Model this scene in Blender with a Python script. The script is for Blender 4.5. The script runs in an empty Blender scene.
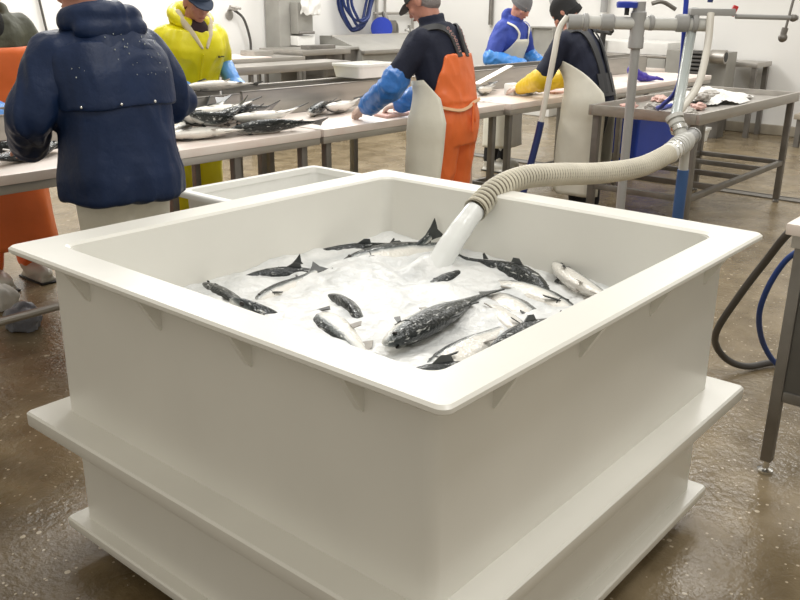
import bpy, bmesh, math, random
from mathutils import Vector, Matrix, Quaternion, noise
random.seed(7)
C = bpy.context.scene
COL = C.collection
PI = math.pi
def R(d): return math.radians(d)

# ------------------------------------------------------------------ camera, world, lights, exposure
YAW = 0.8721                                   # the tub and the processing line share these axes
U2 = Vector((math.cos(YAW), math.sin(YAW), 0))
V2 = Vector((-math.sin(YAW), math.cos(YAW), 0))
def W(s, t, z=0.0):
    p = U2*s + V2*t
    return Vector((p.x, p.y, z))

cam_d = bpy.data.cameras.new('camera')
cam = bpy.data.objects.new('camera', cam_d); COL.objects.link(cam)
pit, rol = 0.3337, 0.0106
Fw = Vector((0, math.cos(pit), -math.sin(pit)))
R0 = Vector((1, 0, 0)); U0 = R0.cross(Fw)
Rr = R0*math.cos(rol) + U0*math.sin(rol); Uu = -R0*math.sin(rol) + U0*math.cos(rol)
cam.matrix_world = Matrix(((Rr.x, Uu.x, -Fw.x, 0), (Rr.y, Uu.y, -Fw.y, 0), (Rr.z, Uu.z, -Fw.z, 1.65), (0, 0, 0, 1)))
cam_d.sensor_width = 36; cam_d.lens = 862.8*36/800; cam_d.clip_start = 0.05
C.camera = cam

w = bpy.data.worlds.new('world'); C.world = w; w.use_nodes = True
w.node_tree.nodes['Background'].inputs[0].default_value = (1.0, 0.93, 0.80, 1)
w.node_tree.nodes['Background'].inputs[1].default_value = 0.61

def area(name, loc, sx, sy, power, col=(1, 0.99, 0.965), rotz=YAW):
    d = bpy.data.lights.new(name, 'AREA'); d.shape = 'RECTANGLE'; d.size = sx; d.size_y = sy
    d.energy = power; d.color = col
    o = bpy.data.objects.new(name, d); COL.objects.link(o)
    o.location = loc; o.rotation_euler = (0, 0, rotz)
    return o
area('ceiling_light', W(2.6, 2.4, 4.2), 1.6, 1.6, 30)
area('ceiling_light', W(4.6, 4.6, 4.2), 2.4, 1.2, 60)
area('ceiling_light', W(7.6, 6.8, 4.2), 2.4, 1.2, 122)
area('ceiling_light', W(7.6, 2.2, 4.2), 2.4, 1.2, 64)
area('ceiling_light', W(9.3, 3.2, 4.2), 0.9, 1.3, 38)
area('ceiling_light', W(4.6, 7.6, 4.2), 2.4, 1.2, 170)
area('ceiling_light', W(10.2, 8.0, 4.2), 1.6, 1.6, 95)
area('ceiling_light', W(2.3, 0.0, 4.2), 1.6, 1.2, 58)
area('ceiling_light', W(10.2, 0.4, 4.2), 1.6, 1.6, 40)

C.view_settings.view_transform = 'Standard'; C.view_settings.look = 'None'
C.view_settings.gamma = 1; C.view_settings.use_curve_mapping = False
C.view_settings.exposure = 0.0
C.cycles.use_denoising = True

# ------------------------------------------------------------------ materials
def mat(name, col, rough=0.5, metal=0.0, var=0.12, vscale=6.0, bump=0.0, bscale=40.0, col2=None, spec=0.5, rvar=0.0, coat=0.0, stretch=None, trans=0.0):
    m = bpy.data.materials.new(name); m.use_nodes = True
    nt = m.node_tree; b = nt.nodes['Principled BSDF']
    tc = nt.nodes.new('ShaderNodeTexCoord'); src = tc.outputs['Object']
    if stretch:
        mp = nt.nodes.new('ShaderNodeMapping'); mp.inputs['Scale'].default_value = stretch
        nt.links.new(src, mp.inputs['Vector']); src = mp.outputs['Vector']
    n = nt.nodes.new('ShaderNodeTexNoise'); n.inputs['Scale'].default_value = vscale; n.inputs['Detail'].default_value = 5
    nt.links.new(src, n.inputs['Vector'])
    r = nt.nodes.new('ShaderNodeValToRGB'); c2 = col2 or tuple(c*(1-var) for c in col)
    r.color_ramp.elements[0].position = 0.3; r.color_ramp.elements[1].position = 0.7
    r.color_ramp.elements[0].color = (*c2, 1); r.color_ramp.elements[1].color = (*col, 1)
    nt.links.new(n.outputs['Fac'], r.inputs['Fac']); nt.links.new(r.outputs['Color'], b.inputs['Base Color'])
    b.inputs['Roughness'].default_value = rough; b.inputs['Metallic'].default_value = metal
    b.inputs['Specular IOR Level'].default_value = spec; b.inputs['Coat Weight'].default_value = coat
    b.inputs['Transmission Weight'].default_value = trans
    if rvar:
        mr = nt.nodes.new('ShaderNodeMapRange')
        mr.inputs['To Min'].default_value = max(0.02, rough-rvar); mr.inputs['To Max'].default_value = rough+rvar
        nt.links.new(n.outputs['Fac'], mr.inputs['Value']); nt.links.new(mr.outputs['Result'], b.inputs['Roughness'])
    if bump:
        n2 = nt.nodes.new('ShaderNodeTexNoise'); n2.inputs['Scale'].default_value = bscale; n2.inputs['Detail'].default_value = 4
        nt.links.new(src, n2.inputs['Vector'])
        bp = nt.nodes.new('ShaderNodeBump'); bp.inputs['Strength'].default_value = bump; bp.inputs['Distance'].default_value = 0.02
        nt.links.new(n2.outputs['Fac'], bp.inputs['Height']); nt.links.new(bp.outputs['Normal'], b.inputs['Normal'])
    return m

M = {}
M['tub'] = mat('cream_plastic', (0.80, 0.79, 0.735), 0.30, var=0.05, vscale=3, bump=0.03, bscale=9)
M['bin'] = mat('white_plastic', (0.84, 0.84, 0.81), 0.4, var=0.04)
M['steel'] = mat('brushed_steel', (0.50, 0.475, 0.44), 0.42, 0.85, var=0.18, vscale=9, rvar=0.1, stretch=(0.3, 1, 3))
M['steeldark'] = mat('dull_steel', (0.27, 0.255, 0.235), 0.48, 0.75, var=0.3, vscale=7, rvar=0.12)
M['paneldark'] = mat('dark_grey_panel', (0.12, 0.115, 0.105), 0.45, 0.3, var=0.2)
M['steelmat'] = mat('grey_painted_steel', (0.36, 0.35, 0.32), 0.5, 0.2, var=0.15, vscale=5)
M['board'] = mat('white_cutting_board', (0.80, 0.745, 0.69), 0.35, var=0.15, vscale=5, col2=(0.74, 0.62, 0.56))
M['dark'] = mat('black_rubber', (0.02, 0.02, 0.02), 0.5)
M['pvc'] = mat('grey_pipe', (0.36, 0.36, 0.355), 0.42, var=0.08)
M['pvclight'] = mat('pale_grey_pipe', (0.58, 0.58, 0.55), 0.4, var=0.08)
M['slat'] = mat('dark_slat', (0.13, 0.125, 0.12), 0.45, 0.5)
M['hosewhite'] = mat('milky_hose', (0.76, 0.73, 0.66), 0.35, var=0.1)
M['hoseribbed'] = mat('ribbed_hose', (0.70, 0.66, 0.55), 0.42, var=0.15)
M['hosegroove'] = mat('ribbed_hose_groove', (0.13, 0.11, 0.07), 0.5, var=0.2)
M['bluehose'] = mat('blue_hose', (0.02, 0.05, 0.42), 0.4)
M['navyhose'] = mat('dark_blue_hose', (0.012, 0.028, 0.13), 0.4)
M['midblue'] = mat('mid_blue_hose', (0.02, 0.06, 0.25), 0.4)
M['blueold'] = mat('worn_blue_hose', (0.05, 0.13, 0.33), 0.45, var=0.3)
M['greyhose'] = mat('dark_grey_hose', (0.075, 0.07, 0.065), 0.45)
M['bluebin'] = mat('blue_crate_plastic', (0.015, 0.055, 0.40), 0.4)
M['navy'] = mat('navy_waxed_cloth', (0.006, 0.020, 0.068), 0.48, var=0.25, vscale=5, bump=0.25, bscale=22, spec=0.32)
M['navycloth'] = mat('navy_fleece', (0.008, 0.012, 0.034), 0.8, var=0.2, bump=0.2, bscale=120)
M['black'] = mat('black_knit', (0.012, 0.012, 0.013), 0.85, bump=0.3, bscale=160)
M['greyknit'] = mat('grey_knit', (0.17, 0.17, 0.18), 0.85, bump=0.3, bscale=160)
M['orange'] = mat('orange_oilskin', (0.90, 0.19, 0.045), 0.4, var=0.15, vscale=6, bump=0.15, bscale=18)
M['yellow'] = mat('yellow_oilskin', (0.84, 0.76, 0.01), 0.38, var=0.12, vscale=6, bump=0.2, bscale=18)
M['yellowglove'] = mat('yellow_rubber', (0.78, 0.53, 0.015), 0.4, var=0.15)
M['white_apron'] = mat('off_white_apron', (0.78, 0.76, 0.66), 0.45, var=0.14, vscale=4, bump=0.15, bscale=14)
M['cream_trouser'] = mat('cream_trousers', (0.66, 0.63, 0.54), 0.6, var=0.15, bump=0.15)
M['bluesleeve'] = mat('blue_plastic_sleeve', (0.035, 0.19, 0.60), 0.28, var=0.3, vscale=12, bump=0.35, bscale=24)
M['lightsleeve'] = mat('light_blue_plastic_sleeve', (0.07, 0.30, 0.80), 0.3, var=0.25, vscale=12, bump=0.35, bscale=24)
M['royal'] = mat('royal_blue_cloth', (0.035, 0.07, 0.40), 0.7, var=0.25, bump=0.2, bscale=60)
M['blueglove'] = mat('blue_nitrile', (0.12, 0.33, 0.78), 0.35, var=0.1)
M['paleglove'] = mat('pale_glove', (0.75, 0.58, 0.50), 0.45, var=0.2, vscale=20)
M['olive'] = mat('olive_jacket', (0.085, 0.088, 0.058), 0.65, var=0.35, bump=0.25, bscale=40)
M['darkshirt'] = mat('dark_maroon_shirt', (0.035, 0.014, 0.02), 0.8)
M['skin'] = mat('skin', (0.56, 0.26, 0.19), 0.5, var=0.15, vscale=14)
M['hair'] = mat('brown_hair', (0.10, 0.045, 0.03), 0.7, bump=0.4, bscale=150)
M['greyhair'] = mat('grey_hair', (0.28, 0.25, 0.25), 0.7, bump=0.4, bscale=150)
M['navycap'] = mat('navy_cap', (0.02, 0.035, 0.07), 0.75)
M['darkcap'] = mat('charcoal_cap', (0.045, 0.05, 0.048), 0.75)
M['lining'] = mat('pale_lining', (0.66, 0.58, 0.42), 0.8)
M['strapgrey'] = mat('charcoal_strap', (0.035, 0.036, 0.04), 0.6)
M['lettering'] = mat('pink_lettering', (0.60, 0.32, 0.30), 0.6)
M['cord'] = mat('tan_cord', (0.72, 0.45, 0.25), 0.7)
M['eye'] = mat('dark_eye', (0.015, 0.012, 0.01), 0.15)
M['lip'] = mat('lip', (0.38, 0.13, 0.11), 0.5)
M['boot'] = mat('white_rubber_boot', (0.62, 0.60, 0.54), 0.4)
M['water'] = mat('aerated_water', (0.88, 0.90, 0.89), 0.2, var=0.05, vscale=10, bump=0.25, bscale=18, trans=0.08, stretch=(1, 1, .4))
M['clear'] = mat('clear_tube', (0.62, 0.68, 0.67), 0.15, var=0.1, trans=0.35)
M['fillet'] = mat('pink_fish_flesh', (0.74, 0.47, 0.41), 0.4, var=0.2, vscale=18)
M['purple'] = mat('purple_nitrile', (0.055, 0.035, 0.33), 0.4)
M['red'] = mat('red_plastic', (0.6, 0.02, 0.02), 0.4)
M['chrome'] = mat('chrome', (0.7, 0.7, 0.68), 0.2, 1.0, var=0.05)
M['ice'] = mat('crushed_ice', (0.86, 0.85, 0.82), 0.4, var=0.1, vscale=30, bump=0.8, bscale=60)
M['rag'] = mat('white_rag', (0.78, 0.77, 0.74), 0.8, var=0.1)
M['bag'] = mat('grey_plastic_bag', (0.20, 0.21, 0.25), 0.35, var=0.3, bump=0.5, bscale=20)

def fish_mat():
    m = bpy.data.materials.new('salmon_skin'); m.use_nodes = True
    nt = m.node_tree; b = nt.nodes['Principled BSDF']; N = nt.nodes.new; K = nt.links.new
    tc = N('ShaderNodeTexCoord'); sp = N('ShaderNodeSeparateXYZ'); K(tc.outputs['Object'], sp.inputs[0])
    ns = N('ShaderNodeTexNoise'); ns.inputs['Scale'].default_value = 26; ns.inputs['Detail'].default_value = 4
    mp = N('ShaderNodeMapping'); mp.inputs['Scale'].default_value = (0.35, 1, 1)
    K(tc.outputs['Object'], mp.inputs[0]); K(mp.outputs[0], ns.inputs['Vector'])
    ma = N('ShaderNodeMath'); ma.operation = 'MULTIPLY_ADD'; K(ns.outputs['Fac'], ma.inputs[0]); ma.inputs[1].default_value = 0.036
    K(sp.outputs['Z'], ma.inputs[2])
    mr = N('ShaderNodeMapRange'); mr.inputs['From Min'].default_value = -0.045; mr.inputs['From Max'].default_value = 0.075
    K(ma.outputs[0], mr.inputs['Value'])
    r = N('ShaderNodeValToRGB'); e = r.color_ramp.elements
    e[0].position = 0.0; e[0].color = (0.84, 0.81, 0.75, 1); e[1].position = 1.0; e[1].color = (0.010, 0.013, 0.014, 1)
    for p, c in ((0.36, (0.78, 0.76, 0.71, 1)), (0.46, (0.50, 0.51, 0.50, 1)), (0.54, (0.10, 0.115, 0.115, 1)), (0.66, (0.022, 0.028, 0.029, 1))):
        x = e.new(p); x.color = c
    K(mr.outputs['Result'], r.inputs['Fac'])
    m3 = N('ShaderNodeMapping'); m3.inputs['Scale'].default_value = (0.28, 1, 1); K(tc.outputs['Object'], m3.inputs[0])
    n3 = N('ShaderNodeTexNoise'); n3.inputs['Scale'].default_value = 110; n3.inputs['Detail'].default_value = 3; K(m3.outputs[0], n3.inputs['Vector'])
    fk = N('ShaderNodeMapRange'); fk.inputs['From Min'].default_value = 0.60; fk.inputs['From Max'].default_value = 0.70; fk.inputs['To Max'].default_value = 0.75
    K(n3.outputs['Fac'], fk.inputs['Value'])
    mx = N('ShaderNodeMix'); mx.data_type = 'RGBA'; K(fk.outputs['Result'], mx.inputs['Factor']); K(r.outputs['Color'], mx.inputs['A']); mx.inputs['B'].default_value = (0.72, 0.73, 0.71, 1)
    K(mx.outputs['Result'], b.inputs['Base Color'])
    b.inputs['Roughness'].default_value = 0.2; b.inputs['Metallic'].default_value = 0.15
    n2 = N('ShaderNodeTexNoise'); n2.inputs['Scale'].default_value = 90
    bp = N('ShaderNodeBump'); bp.inputs['Strength'].default_value = 0.4; bp.inputs['Distance'].default_value = 0.01
    K(tc.outputs['Object'], n2.inputs['Vector']); K(n2.outputs['Fac'], bp.inputs['Height']); K(bp.outputs['Normal'], b.inputs['Normal'])
    return m
M['fish'] = fish_mat()
M['fin'] = mat('dark_fin', (0.05, 0.055, 0.055), 0.35, var=0.4, vscale=30)
M['palefin'] = mat('pale_fin', (0.45, 0.42, 0.38), 0.4, var=0.3, vscale=30)

def slush_mat():
    m = bpy.data.materials.new('ice_slush'); m.use_nodes = True
    nt = m.node_tree; b = nt.nodes['Principled BSDF']; N = nt.nodes.new; K = nt.links.new
    tc = N('ShaderNodeTexCoord')
    n = N('ShaderNodeTexNoise'); n.inputs['Scale'].default_value = 7; n.inputs['Detail'].default_value = 6; n.inputs['Distortion'].default_value = 0.8
    K(tc.outputs['Object'], n.inputs['Vector'])
    r = N('ShaderNodeValToRGB'); e = r.color_ramp.elements
    e[0].position = 0.34; e[0].color = (0.62, 0.64, 0.645, 1); e[1].position = 0.56; e[1].color = (0.78, 0.79, 0.785, 1)
    K(n.outputs['Fac'], r.inputs['Fac']); K(r.outputs['Color'], b.inputs['Base Color'])
    b.inputs['Roughness'].default_value = 0.28
    n2 = N('ShaderNodeTexNoise'); n2.inputs['Scale'].default_value = 30; n2.inputs['Detail'].default_value = 7
    bp = N('ShaderNodeBump'); bp.inputs['Strength'].default_value = 0.55; bp.inputs['Distance'].default_value = 0.02
    K(tc.outputs['Object'], n2.inputs['Vector']); K(n2.outputs['Fac'], bp.inputs['Height']); K(bp.outputs['Normal'], b.inputs['Normal'])
    return m
M['slush'] = slush_mat()

def floor_mat():
    m = bpy.data.materials.new('wet_concrete'); m.use_nodes = True
    nt = m.node_tree; b = nt.nodes['Principled BSDF']; N = nt.nodes.new; K = nt.links.new
    tc = N('ShaderNodeTexCoord'); P = tc.outputs['Object']
    def nz(s, d=5):
        x = N('ShaderNodeTexNoise'); x.inputs['Scale'].default_value = s; x.inputs['Detail'].default_value = d; K(P, x.inputs['Vector']); return x
    def ramp(src, *st):
        r = N('ShaderNodeValToRGB'); e = r.color_ramp.elements
        e[0].position, e[0].color = st[0][0], (*st[0][1], 1); e[1].position, e[1].color = st[-1][0], (*st[-1][1], 1)
        for p, c in st[1:-1]:
            x = e.new(p); x.color = (*c, 1)
        K(src, r.inputs['Fac']); return r
    def mix(f, a, c, mode='MIX'):
        x = N('ShaderNodeMix'); x.data_type = 'RGBA'; x.blend_type = mode
        if isinstance(f, float): x.inputs['Factor'].default_value = f
        else: K(f, x.inputs['Factor'])
        for k, v in (('A', a), ('B', c)):
            if isinstance(v, tuple): x.inputs[k].default_value = (*v, 1)
            else: K(v, x.inputs[k])
        return x.outputs['Result']
    def mth(op, a, c=None, d=None):
        x = N('ShaderNodeMath'); x.operation = op
        for k, v in enumerate((a, c, d)):
            if v is None: continue
            if isinstance(v, (int, float)): x.inputs[k].default_value = v
            else: K(v, x.inputs[k])
        return x.outputs[0]
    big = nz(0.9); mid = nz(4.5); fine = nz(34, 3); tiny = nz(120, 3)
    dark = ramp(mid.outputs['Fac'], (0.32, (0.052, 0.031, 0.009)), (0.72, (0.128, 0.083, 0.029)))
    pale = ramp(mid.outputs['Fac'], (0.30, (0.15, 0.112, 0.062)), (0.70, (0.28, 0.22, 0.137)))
    # paler right side: lighter concrete plus the white wall's reflection painted into the colour
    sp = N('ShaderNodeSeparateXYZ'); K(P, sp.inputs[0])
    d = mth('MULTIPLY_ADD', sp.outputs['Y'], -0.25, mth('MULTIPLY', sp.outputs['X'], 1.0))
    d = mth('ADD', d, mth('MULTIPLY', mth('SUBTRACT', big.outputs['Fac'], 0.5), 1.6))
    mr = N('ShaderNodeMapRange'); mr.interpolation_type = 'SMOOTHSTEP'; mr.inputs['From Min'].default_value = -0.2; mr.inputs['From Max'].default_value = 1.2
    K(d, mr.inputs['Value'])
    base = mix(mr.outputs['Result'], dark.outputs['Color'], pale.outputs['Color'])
    # pale aggregate chips, fish scales and scraps
    for sc_, thr, keep in ((22, 0.20, 0.90), (55, 0.26, 0.86)):
        vo = N('ShaderNodeTexVoronoi'); vo.inputs['Scale'].default_value = sc_; K(P, vo.inputs['Vector'])
        c = N('ShaderNodeSeparateColor'); K(vo.outputs['Color'], c.inputs[0])
        dd = mth('MULTIPLY_ADD', fine.outputs['Fac'], 0.25, vo.outputs['Distance'])
        f = mth('MULTIPLY', mth('MULTIPLY', mth('LESS_THAN', dd, thr+0.12), mth('GREATER_THAN', c.outputs[0], keep)), 0.85)
        base = mix(f, base, (0.56, 0.48, 0.36))
    K(base, b.inputs['Base Color'])
    pd = nz(1.4, 3)
    rr = ramp(pd.outputs['Fac'], (0.40, (0.10,)*3), (0.62, (0.34,)*3))
    K(rr.outputs['Color'], b.inputs['Roughness'])
    h = mth('ADD', mth('MULTIPLY_ADD', fine.outputs['Fac'], 0.7, mid.outputs['Fac']), mth('MULTIPLY', tiny.outputs['Fac'], 0.18))
    bp = N('ShaderNodeBump'); bp.inputs['Strength'].default_value = 0.20; bp.inputs['Distance'].default_value = 0.03
    K(h, bp.inputs['Height']); K(bp.outputs['Normal'], b.inputs['Normal'])
    b.inputs['Specular IOR Level'].default_value = 0.36
    return m
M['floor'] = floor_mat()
M['wall'] = mat('white_wall_panel', (0.80, 0.79, 0.765), 0.35, var=0.035, vscale=0.8)
M['kerb'] = mat('stained_kerb', (0.42, 0.37, 0.29), 0.5, var=0.35, vscale=4)

# ------------------------------------------------------------------ mesh helpers
class MB:
    def __init__(s): s.bm = bmesh.new()
    def box(s, c, size, rot=None, bev=0.0, seg=2):
        m = Matrix.Translation(Vector(c)) @ (rot.to_4x4() if rot else Matrix.Identity(4)) @ Matrix.Diagonal((*size, 1))
        g = bmesh.ops.create_cube(s.bm, size=1, matrix=m)
        if bev:
            es = list({e for v in g['verts'] for e in v.link_edges})
            bmesh.ops.bevel(s.bm, geom=es, offset=bev, segments=seg, affect='EDGES', profile=0.6)
        return s
    def boxb(s, x0, x1, y0, y1, z0, z1, bev=0.0):
        return s.box(((x0+x1)/2, (y0+y1)/2, (z0+z1)/2), (abs(x1-x0), abs(y1-y0), abs(z1-z0)), bev=bev)
    def ell(s, c, r, rot=None, u=20, v=12):
        m = Matrix.Translation(Vector(c)) @ (rot.to_4x4() if rot else Matrix.Identity(4)) @ Matrix.Diagonal((*r, 1))
        bmesh.ops.create_uvsphere(s.bm, u_segments=u, v_segments=v, radius=1, matrix=m); return s
    def loft(s, rings, caps=True, close=False):
        vs = [[s.bm.verts.new(p) for p in r] for r in rings]; n = len(vs[0])
        pairs = list(zip(vs, vs[1:])) + ([(vs[-1], vs[0])] if close else [])
        for a, b in pairs:
            for i in range(n):
                s.bm.faces.new((a[i], a[(i+1) % n], b[(i+1) % n], b[i]))
        if caps and not close:
            s.bm.faces.new(list(reversed(vs[0]))); s.bm.faces.new(vs[-1])
        return s
    def tube(s, pts, r, seg=12, caps=True, close=False):
        pts = [Vector(p) for p in pts]; n = len(pts)
        rs = list(r) if isinstance(r, (list, tuple)) else [r]*n
        rings = []; t0 = (pts[1]-pts[0]).normalized()
        a = t0.orthogonal().normalized()
        for i, p in enumerate(pts):
            if close: t = (pts[(i+1) % n]-pts[i-1]).normalized()
            else: t = (pts[min(i+1, n-1)]-pts[max(i-1, 0)]).normalized()
            a = (a - t*a.dot(t)); a = a.normalized() if a.length > 1e-6 else t.orthogonal().normalized()
            b = t.cross(a)
            rings.append([p + (a*math.cos(2*PI*k/seg) + b*math.sin(2*PI*k/seg))*rs[i] for k in range(seg)])
        return s.loft(rings, caps, close)
    def capsule(s, p0, p1, r0, r1, seg=14):
        p0 = Vector(p0); p1 = Vector(p1); d = (p1-p0).normalized()
        pts = []; rs = []
        for k in range(5):
            a = -PI/2 + PI/2*k/4.5
            pts.append(p0 + d*r0*math.sin(a)); rs.append(max(1e-4, r0*math.cos(a)))
        pts.append(p0); rs.append(r0)
        for q in (0.33, 0.66): pts.append(p0.lerp(p1, q)); rs.append(r0*(1-q)+r1*q)
        pts.append(p1); rs.append(r1)
        for k in range(1, 5):
            a = PI/2*k/4.2
            pts.append(p1 + d*r1*math.sin(a)); rs.append(max(1e-4, r1*math.cos(a)))
        return s.tube(pts, rs, seg)
    def limb(s, pts, rs, seg=14):
        for i in range(len(pts)-1): s.capsule(pts[i], pts[i+1], rs[i], rs[i+1], seg)
        return s
    def prism(s, poly, axis, d0, d1):
        # poly: 2-D points in the plane across the axis
        def P(q, d): return {'x': (d, q[0], q[1]), 'y': (q[0], d, q[1]), 'z': (q[0], q[1], d)}[axis]
        return s.loft([[P(q, d0) for q in poly], [P(q, d1) for q in poly]])
    def lathe(s, prof, c=(0, 0, 0), rot=None, seg=20):
        m = Matrix.Translation(Vector(c)) @ (rot.to_4x4() if rot else Matrix.Identity(4))
        return s.loft([[m @ Vector((r*math.cos(2*PI*k/seg), r*math.sin(2*PI*k/seg), z)) for k in range(seg)] for r, z in prof])
    def build(s, name, m, parent=None, smooth=35, loc=None):
        bmesh.ops.recalc_face_normals(s.bm, faces=s.bm.faces)
        me = bpy.data.meshes.new(name); s.bm.to_mesh(me); s.bm.free()
        if smooth:
            for p in me.polygons: p.use_smooth = True
            me.set_sharp_from_angle(angle=R(smooth))
        me.materials.append(M[m] if isinstance(m, str) else m)
        o = bpy.data.objects.new(name, me); COL.objects.link(o)
        if parent: o.parent = parent
        if loc is not None: o.location = loc
        return o

def tag(o, label=None, cat=None, group=None, kind=None):
    if label: o['label'] = label
    if cat: o['category'] = cat
    if group: o['group'] = group
    if kind: o['kind'] = kind
    return o
def thing(name, label, cat, loc=(0, 0, 0), rotz=YAW, group=None):
    o = bpy.data.objects.new(name, None); COL.objects.link(o); o.empty_display_size = 0.1
    o.location = loc; o.rotation_euler = (0, 0, rotz)
    return tag(o, label, cat, group)
def structure(o): o['kind'] = 'structure'; return o
def place(o, loc, rotz=YAW): o.location = loc; o.rotation_euler = (0, 0, rotz); return o
def bez(p, n=24):
    """smooth curve through the points (Catmull-Rom)"""
    p = [Vector(q) for q in p]; q = [p[0]*2-p[1]] + p + [p[-1]*2-p[-2]]; out = []
    for i in range(1, len(q)-2):
        for k in range(n):
            t = k/n
            out.append(0.5*((2*q[i]) + (-q[i-1]+q[i+1])*t + (2*q[i-1]-5*q[i]+4*q[i+1]-q[i+2])*t*t + (-q[i-1]+3*q[i]-3*q[i+1]+q[i+2])*t**3))
    out.append(p[-1]); return out

def remesh(mb, voxel, it=4, wrinkle=0.0, wscale=7.0, stretch=(1, 1, 0.6), seed=0.0):
    """one continuous surface from overlapping pieces; returns an MB"""
    bmesh.ops.recalc_face_normals(mb.bm, faces=mb.bm.faces)
    me = bpy.data.meshes.new('tmp'); mb.bm.to_mesh(me); mb.bm.free()
    o = bpy.data.objects.new('tmp', me); COL.objects.link(o)
    md = o.modifiers.new('r', 'REMESH'); md.mode = 'VOXEL'; md.voxel_size = voxel
    if it:
        sm = o.modifiers.new('s', 'SMOOTH'); sm.factor = 0.5; sm.iterations = it
    dg = bpy.context.evaluated_depsgraph_get(); dg.update()
    ev = o.evaluated_get(dg); m2 = bpy.data.meshes.new_from_object(ev)
    bpy.data.objects.remove(o); bpy.data.meshes.remove(me)
    out = MB(); out.bm.from_mesh(m2); bpy.data.meshes.remove(m2)
    if wrinkle:
        out.bm.normal_update()
        off = Vector((seed*3.1, seed*1.7, seed*5.3))
        mv = []
        for v in out.bm.verts:
            q = Vector((v.co.x*stretch[0], v.co.y*stretch[1], v.co.z*stretch[2]))*wscale + off
            q2 = q + Vector((noise.noise(q*0.7), noise.noise(q*0.7+Vector((9, 2, 4))), 0))*1.2
            f = 1-abs(noise.noise(q2))*2.2
            mv.append(v.normal*(wrinkle*(f-0.4) + wrinkle*0.35*noise.noise(q*2.7)))
        for v, d in zip(out.bm.verts, mv): v.co += d
    return out

# ------------------------------------------------------------------ the room
S_WALL, T_WALL = 12.2, 9.62
fl = MB(); fl.boxb(-3, S_WALL+0.1, -5.5, T_WALL+0.1, -0.1, 0)
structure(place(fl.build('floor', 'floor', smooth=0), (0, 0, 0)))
wb = MB(); wb.boxb(S_WALL, S_WALL+0.12, -5.5, T_WALL+0.12, 0, 4.4)
structure(place(wb.build('wall_back', 'wall', smooth=0), (0, 0, 0)))
wl = MB(); wl.boxb(-3, S_WALL, T_WALL, T_WALL+0.12, 0, 4.4)
structure(place(wl.build('wall_left', 'wall', smooth=0), (0, 0, 0)))
k = MB(); k.boxb(S_WALL-0.07, S_WALL-0.002, -5.5, T_WALL-0.08, 0.002, 0.13, 0.01)
structure(place(k.build('baseboard_back', 'kerb'), (0, 0, 0)))
k = MB(); k.boxb(-3, S_WALL-0.08, T_WALL-0.07, T_WALL-0.002, 0.002, 0.13, 0.01)
structure(place(k.build('baseboard_left', 'kerb'), (0, 0, 0)))
d = MB()
d.boxb(8.0, 8.13, -5, 6.5, 0.001, 0.006)
for i in range(2): d.boxb(7.985+i*0.145, 8.0+i*0.145, -5, 6.5, 0.001, 0.011)
structure(place(d.build('trim_1', 'steeldark', smooth=0), (0, 0, 0)))
# ------------------------------------------------------------------ big fish tub
TA, TB, ZR, ZF = 1.5904, 1.5334, 0.9947, 0.4846
tub = thing('fish_tub', 'huge cream plastic fish tub in the foreground, full of salmon and slush', 'tub', W(1.8645, 1.5629, 0))
ha, hb = TA/2, TB/2
def rrect(x, y, r, n=6):
    out = []
    for cx, cy, a0 in ((x-r, y-r, 0), (-x+r, y-r, 90), (-x+r, -y+r, 180), (x-r, -y+r, 270)):
        for k in range(n+1):
            a = R(a0+90*k/n); out.append((cx+r*math.cos(a), cy+r*math.sin(a)))
    return out
def ring(x, y, r, z): return [(p[0], p[1], z) for p in rrect(x, y, r)]
o_ = 0.078; i_ = 0.108
b = MB()   # body: outer wall, rim joint, inner wall with sloped floor
b.loft([ring(ha-o_+0.003, hb-o_+0.003, 0.03, ZF-0.04), ring(ha-o_, hb-o_, 0.03, ZR-0.012), ring(ha-i_, hb-i_, 0.05, ZR-0.012),
        ring(ha-i_-0.006, hb-i_-0.006, 0.05, 0.62), ring(ha-i_-0.05, hb-i_-0.05, 0.06, 0.56)])
b.build('body', 'tub', tub, 40)
b = MB()   # rim
def rimring(e, z): return ring(ha-e+.005, hb-e+.005, 0.024, z)
b.loft([rimring(0.005, ZR-0.020), rimring(0.0, ZR-0.015), rimring(0.0, ZR-0.006), rimring(0.006, ZR), ring(ha-i_+0.008, hb-i_+0.008, 0.04, ZR),
        ring(ha-i_, hb-i_, 0.04, ZR-0.008), ring(ha-i_, hb-i_, 0.04, ZR-0.020)], close=True)
b.build('rim', 'tub', tub, 30)
b = MB()   # flange halfway down
b.loft([ring(ha+0.010, hb+0.010, 0.012, ZF-0.046), ring(ha+0.013, hb+0.013, 0.014, ZF-0.04), ring(ha+0.013, hb+0.013, 0.014, ZF-0.006), ring(ha+0.007, hb+0.007, 0.012, ZF),
        ring(ha-0.10, hb-0.10, 0.03, ZF+0.0015), ring(ha-0.10, hb-0.10, 0.03, ZF-0.046)], close=True)
b.build('flange', 'tub', tub, 30)
b = MB(); b.loft([ring(ha-0.085, hb-0.085, 0.03, 0.115), ring(ha-0.085, hb-0.085, 0.03, ZF-0.044)])
b.build('lower_body', 'tub', tub, 40)
b = MB(); b.loft([ring(ha-0.046, hb-0.046, 0.012, 0.085), ring(ha-0.0435, hb-0.0435, 0.012, 0.09), ring(ha-0.0435, hb-0.0435, 0.012, 0.113), ring(ha-0.048, hb-0.048, 0.012, 0.119),
                  ring(ha-0.12, hb-0.12, 0.012, 0.12), ring(ha-0.12, hb-0.12, 0.012, 0.085)], close=True)
b.boxb(-ha+0.1, ha-0.1, -hb+0.1, hb-0.1, 0.088, 0.116)
b.build('base_lip', 'tub', tub, 30)
zt = ZR-0.0195
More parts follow.
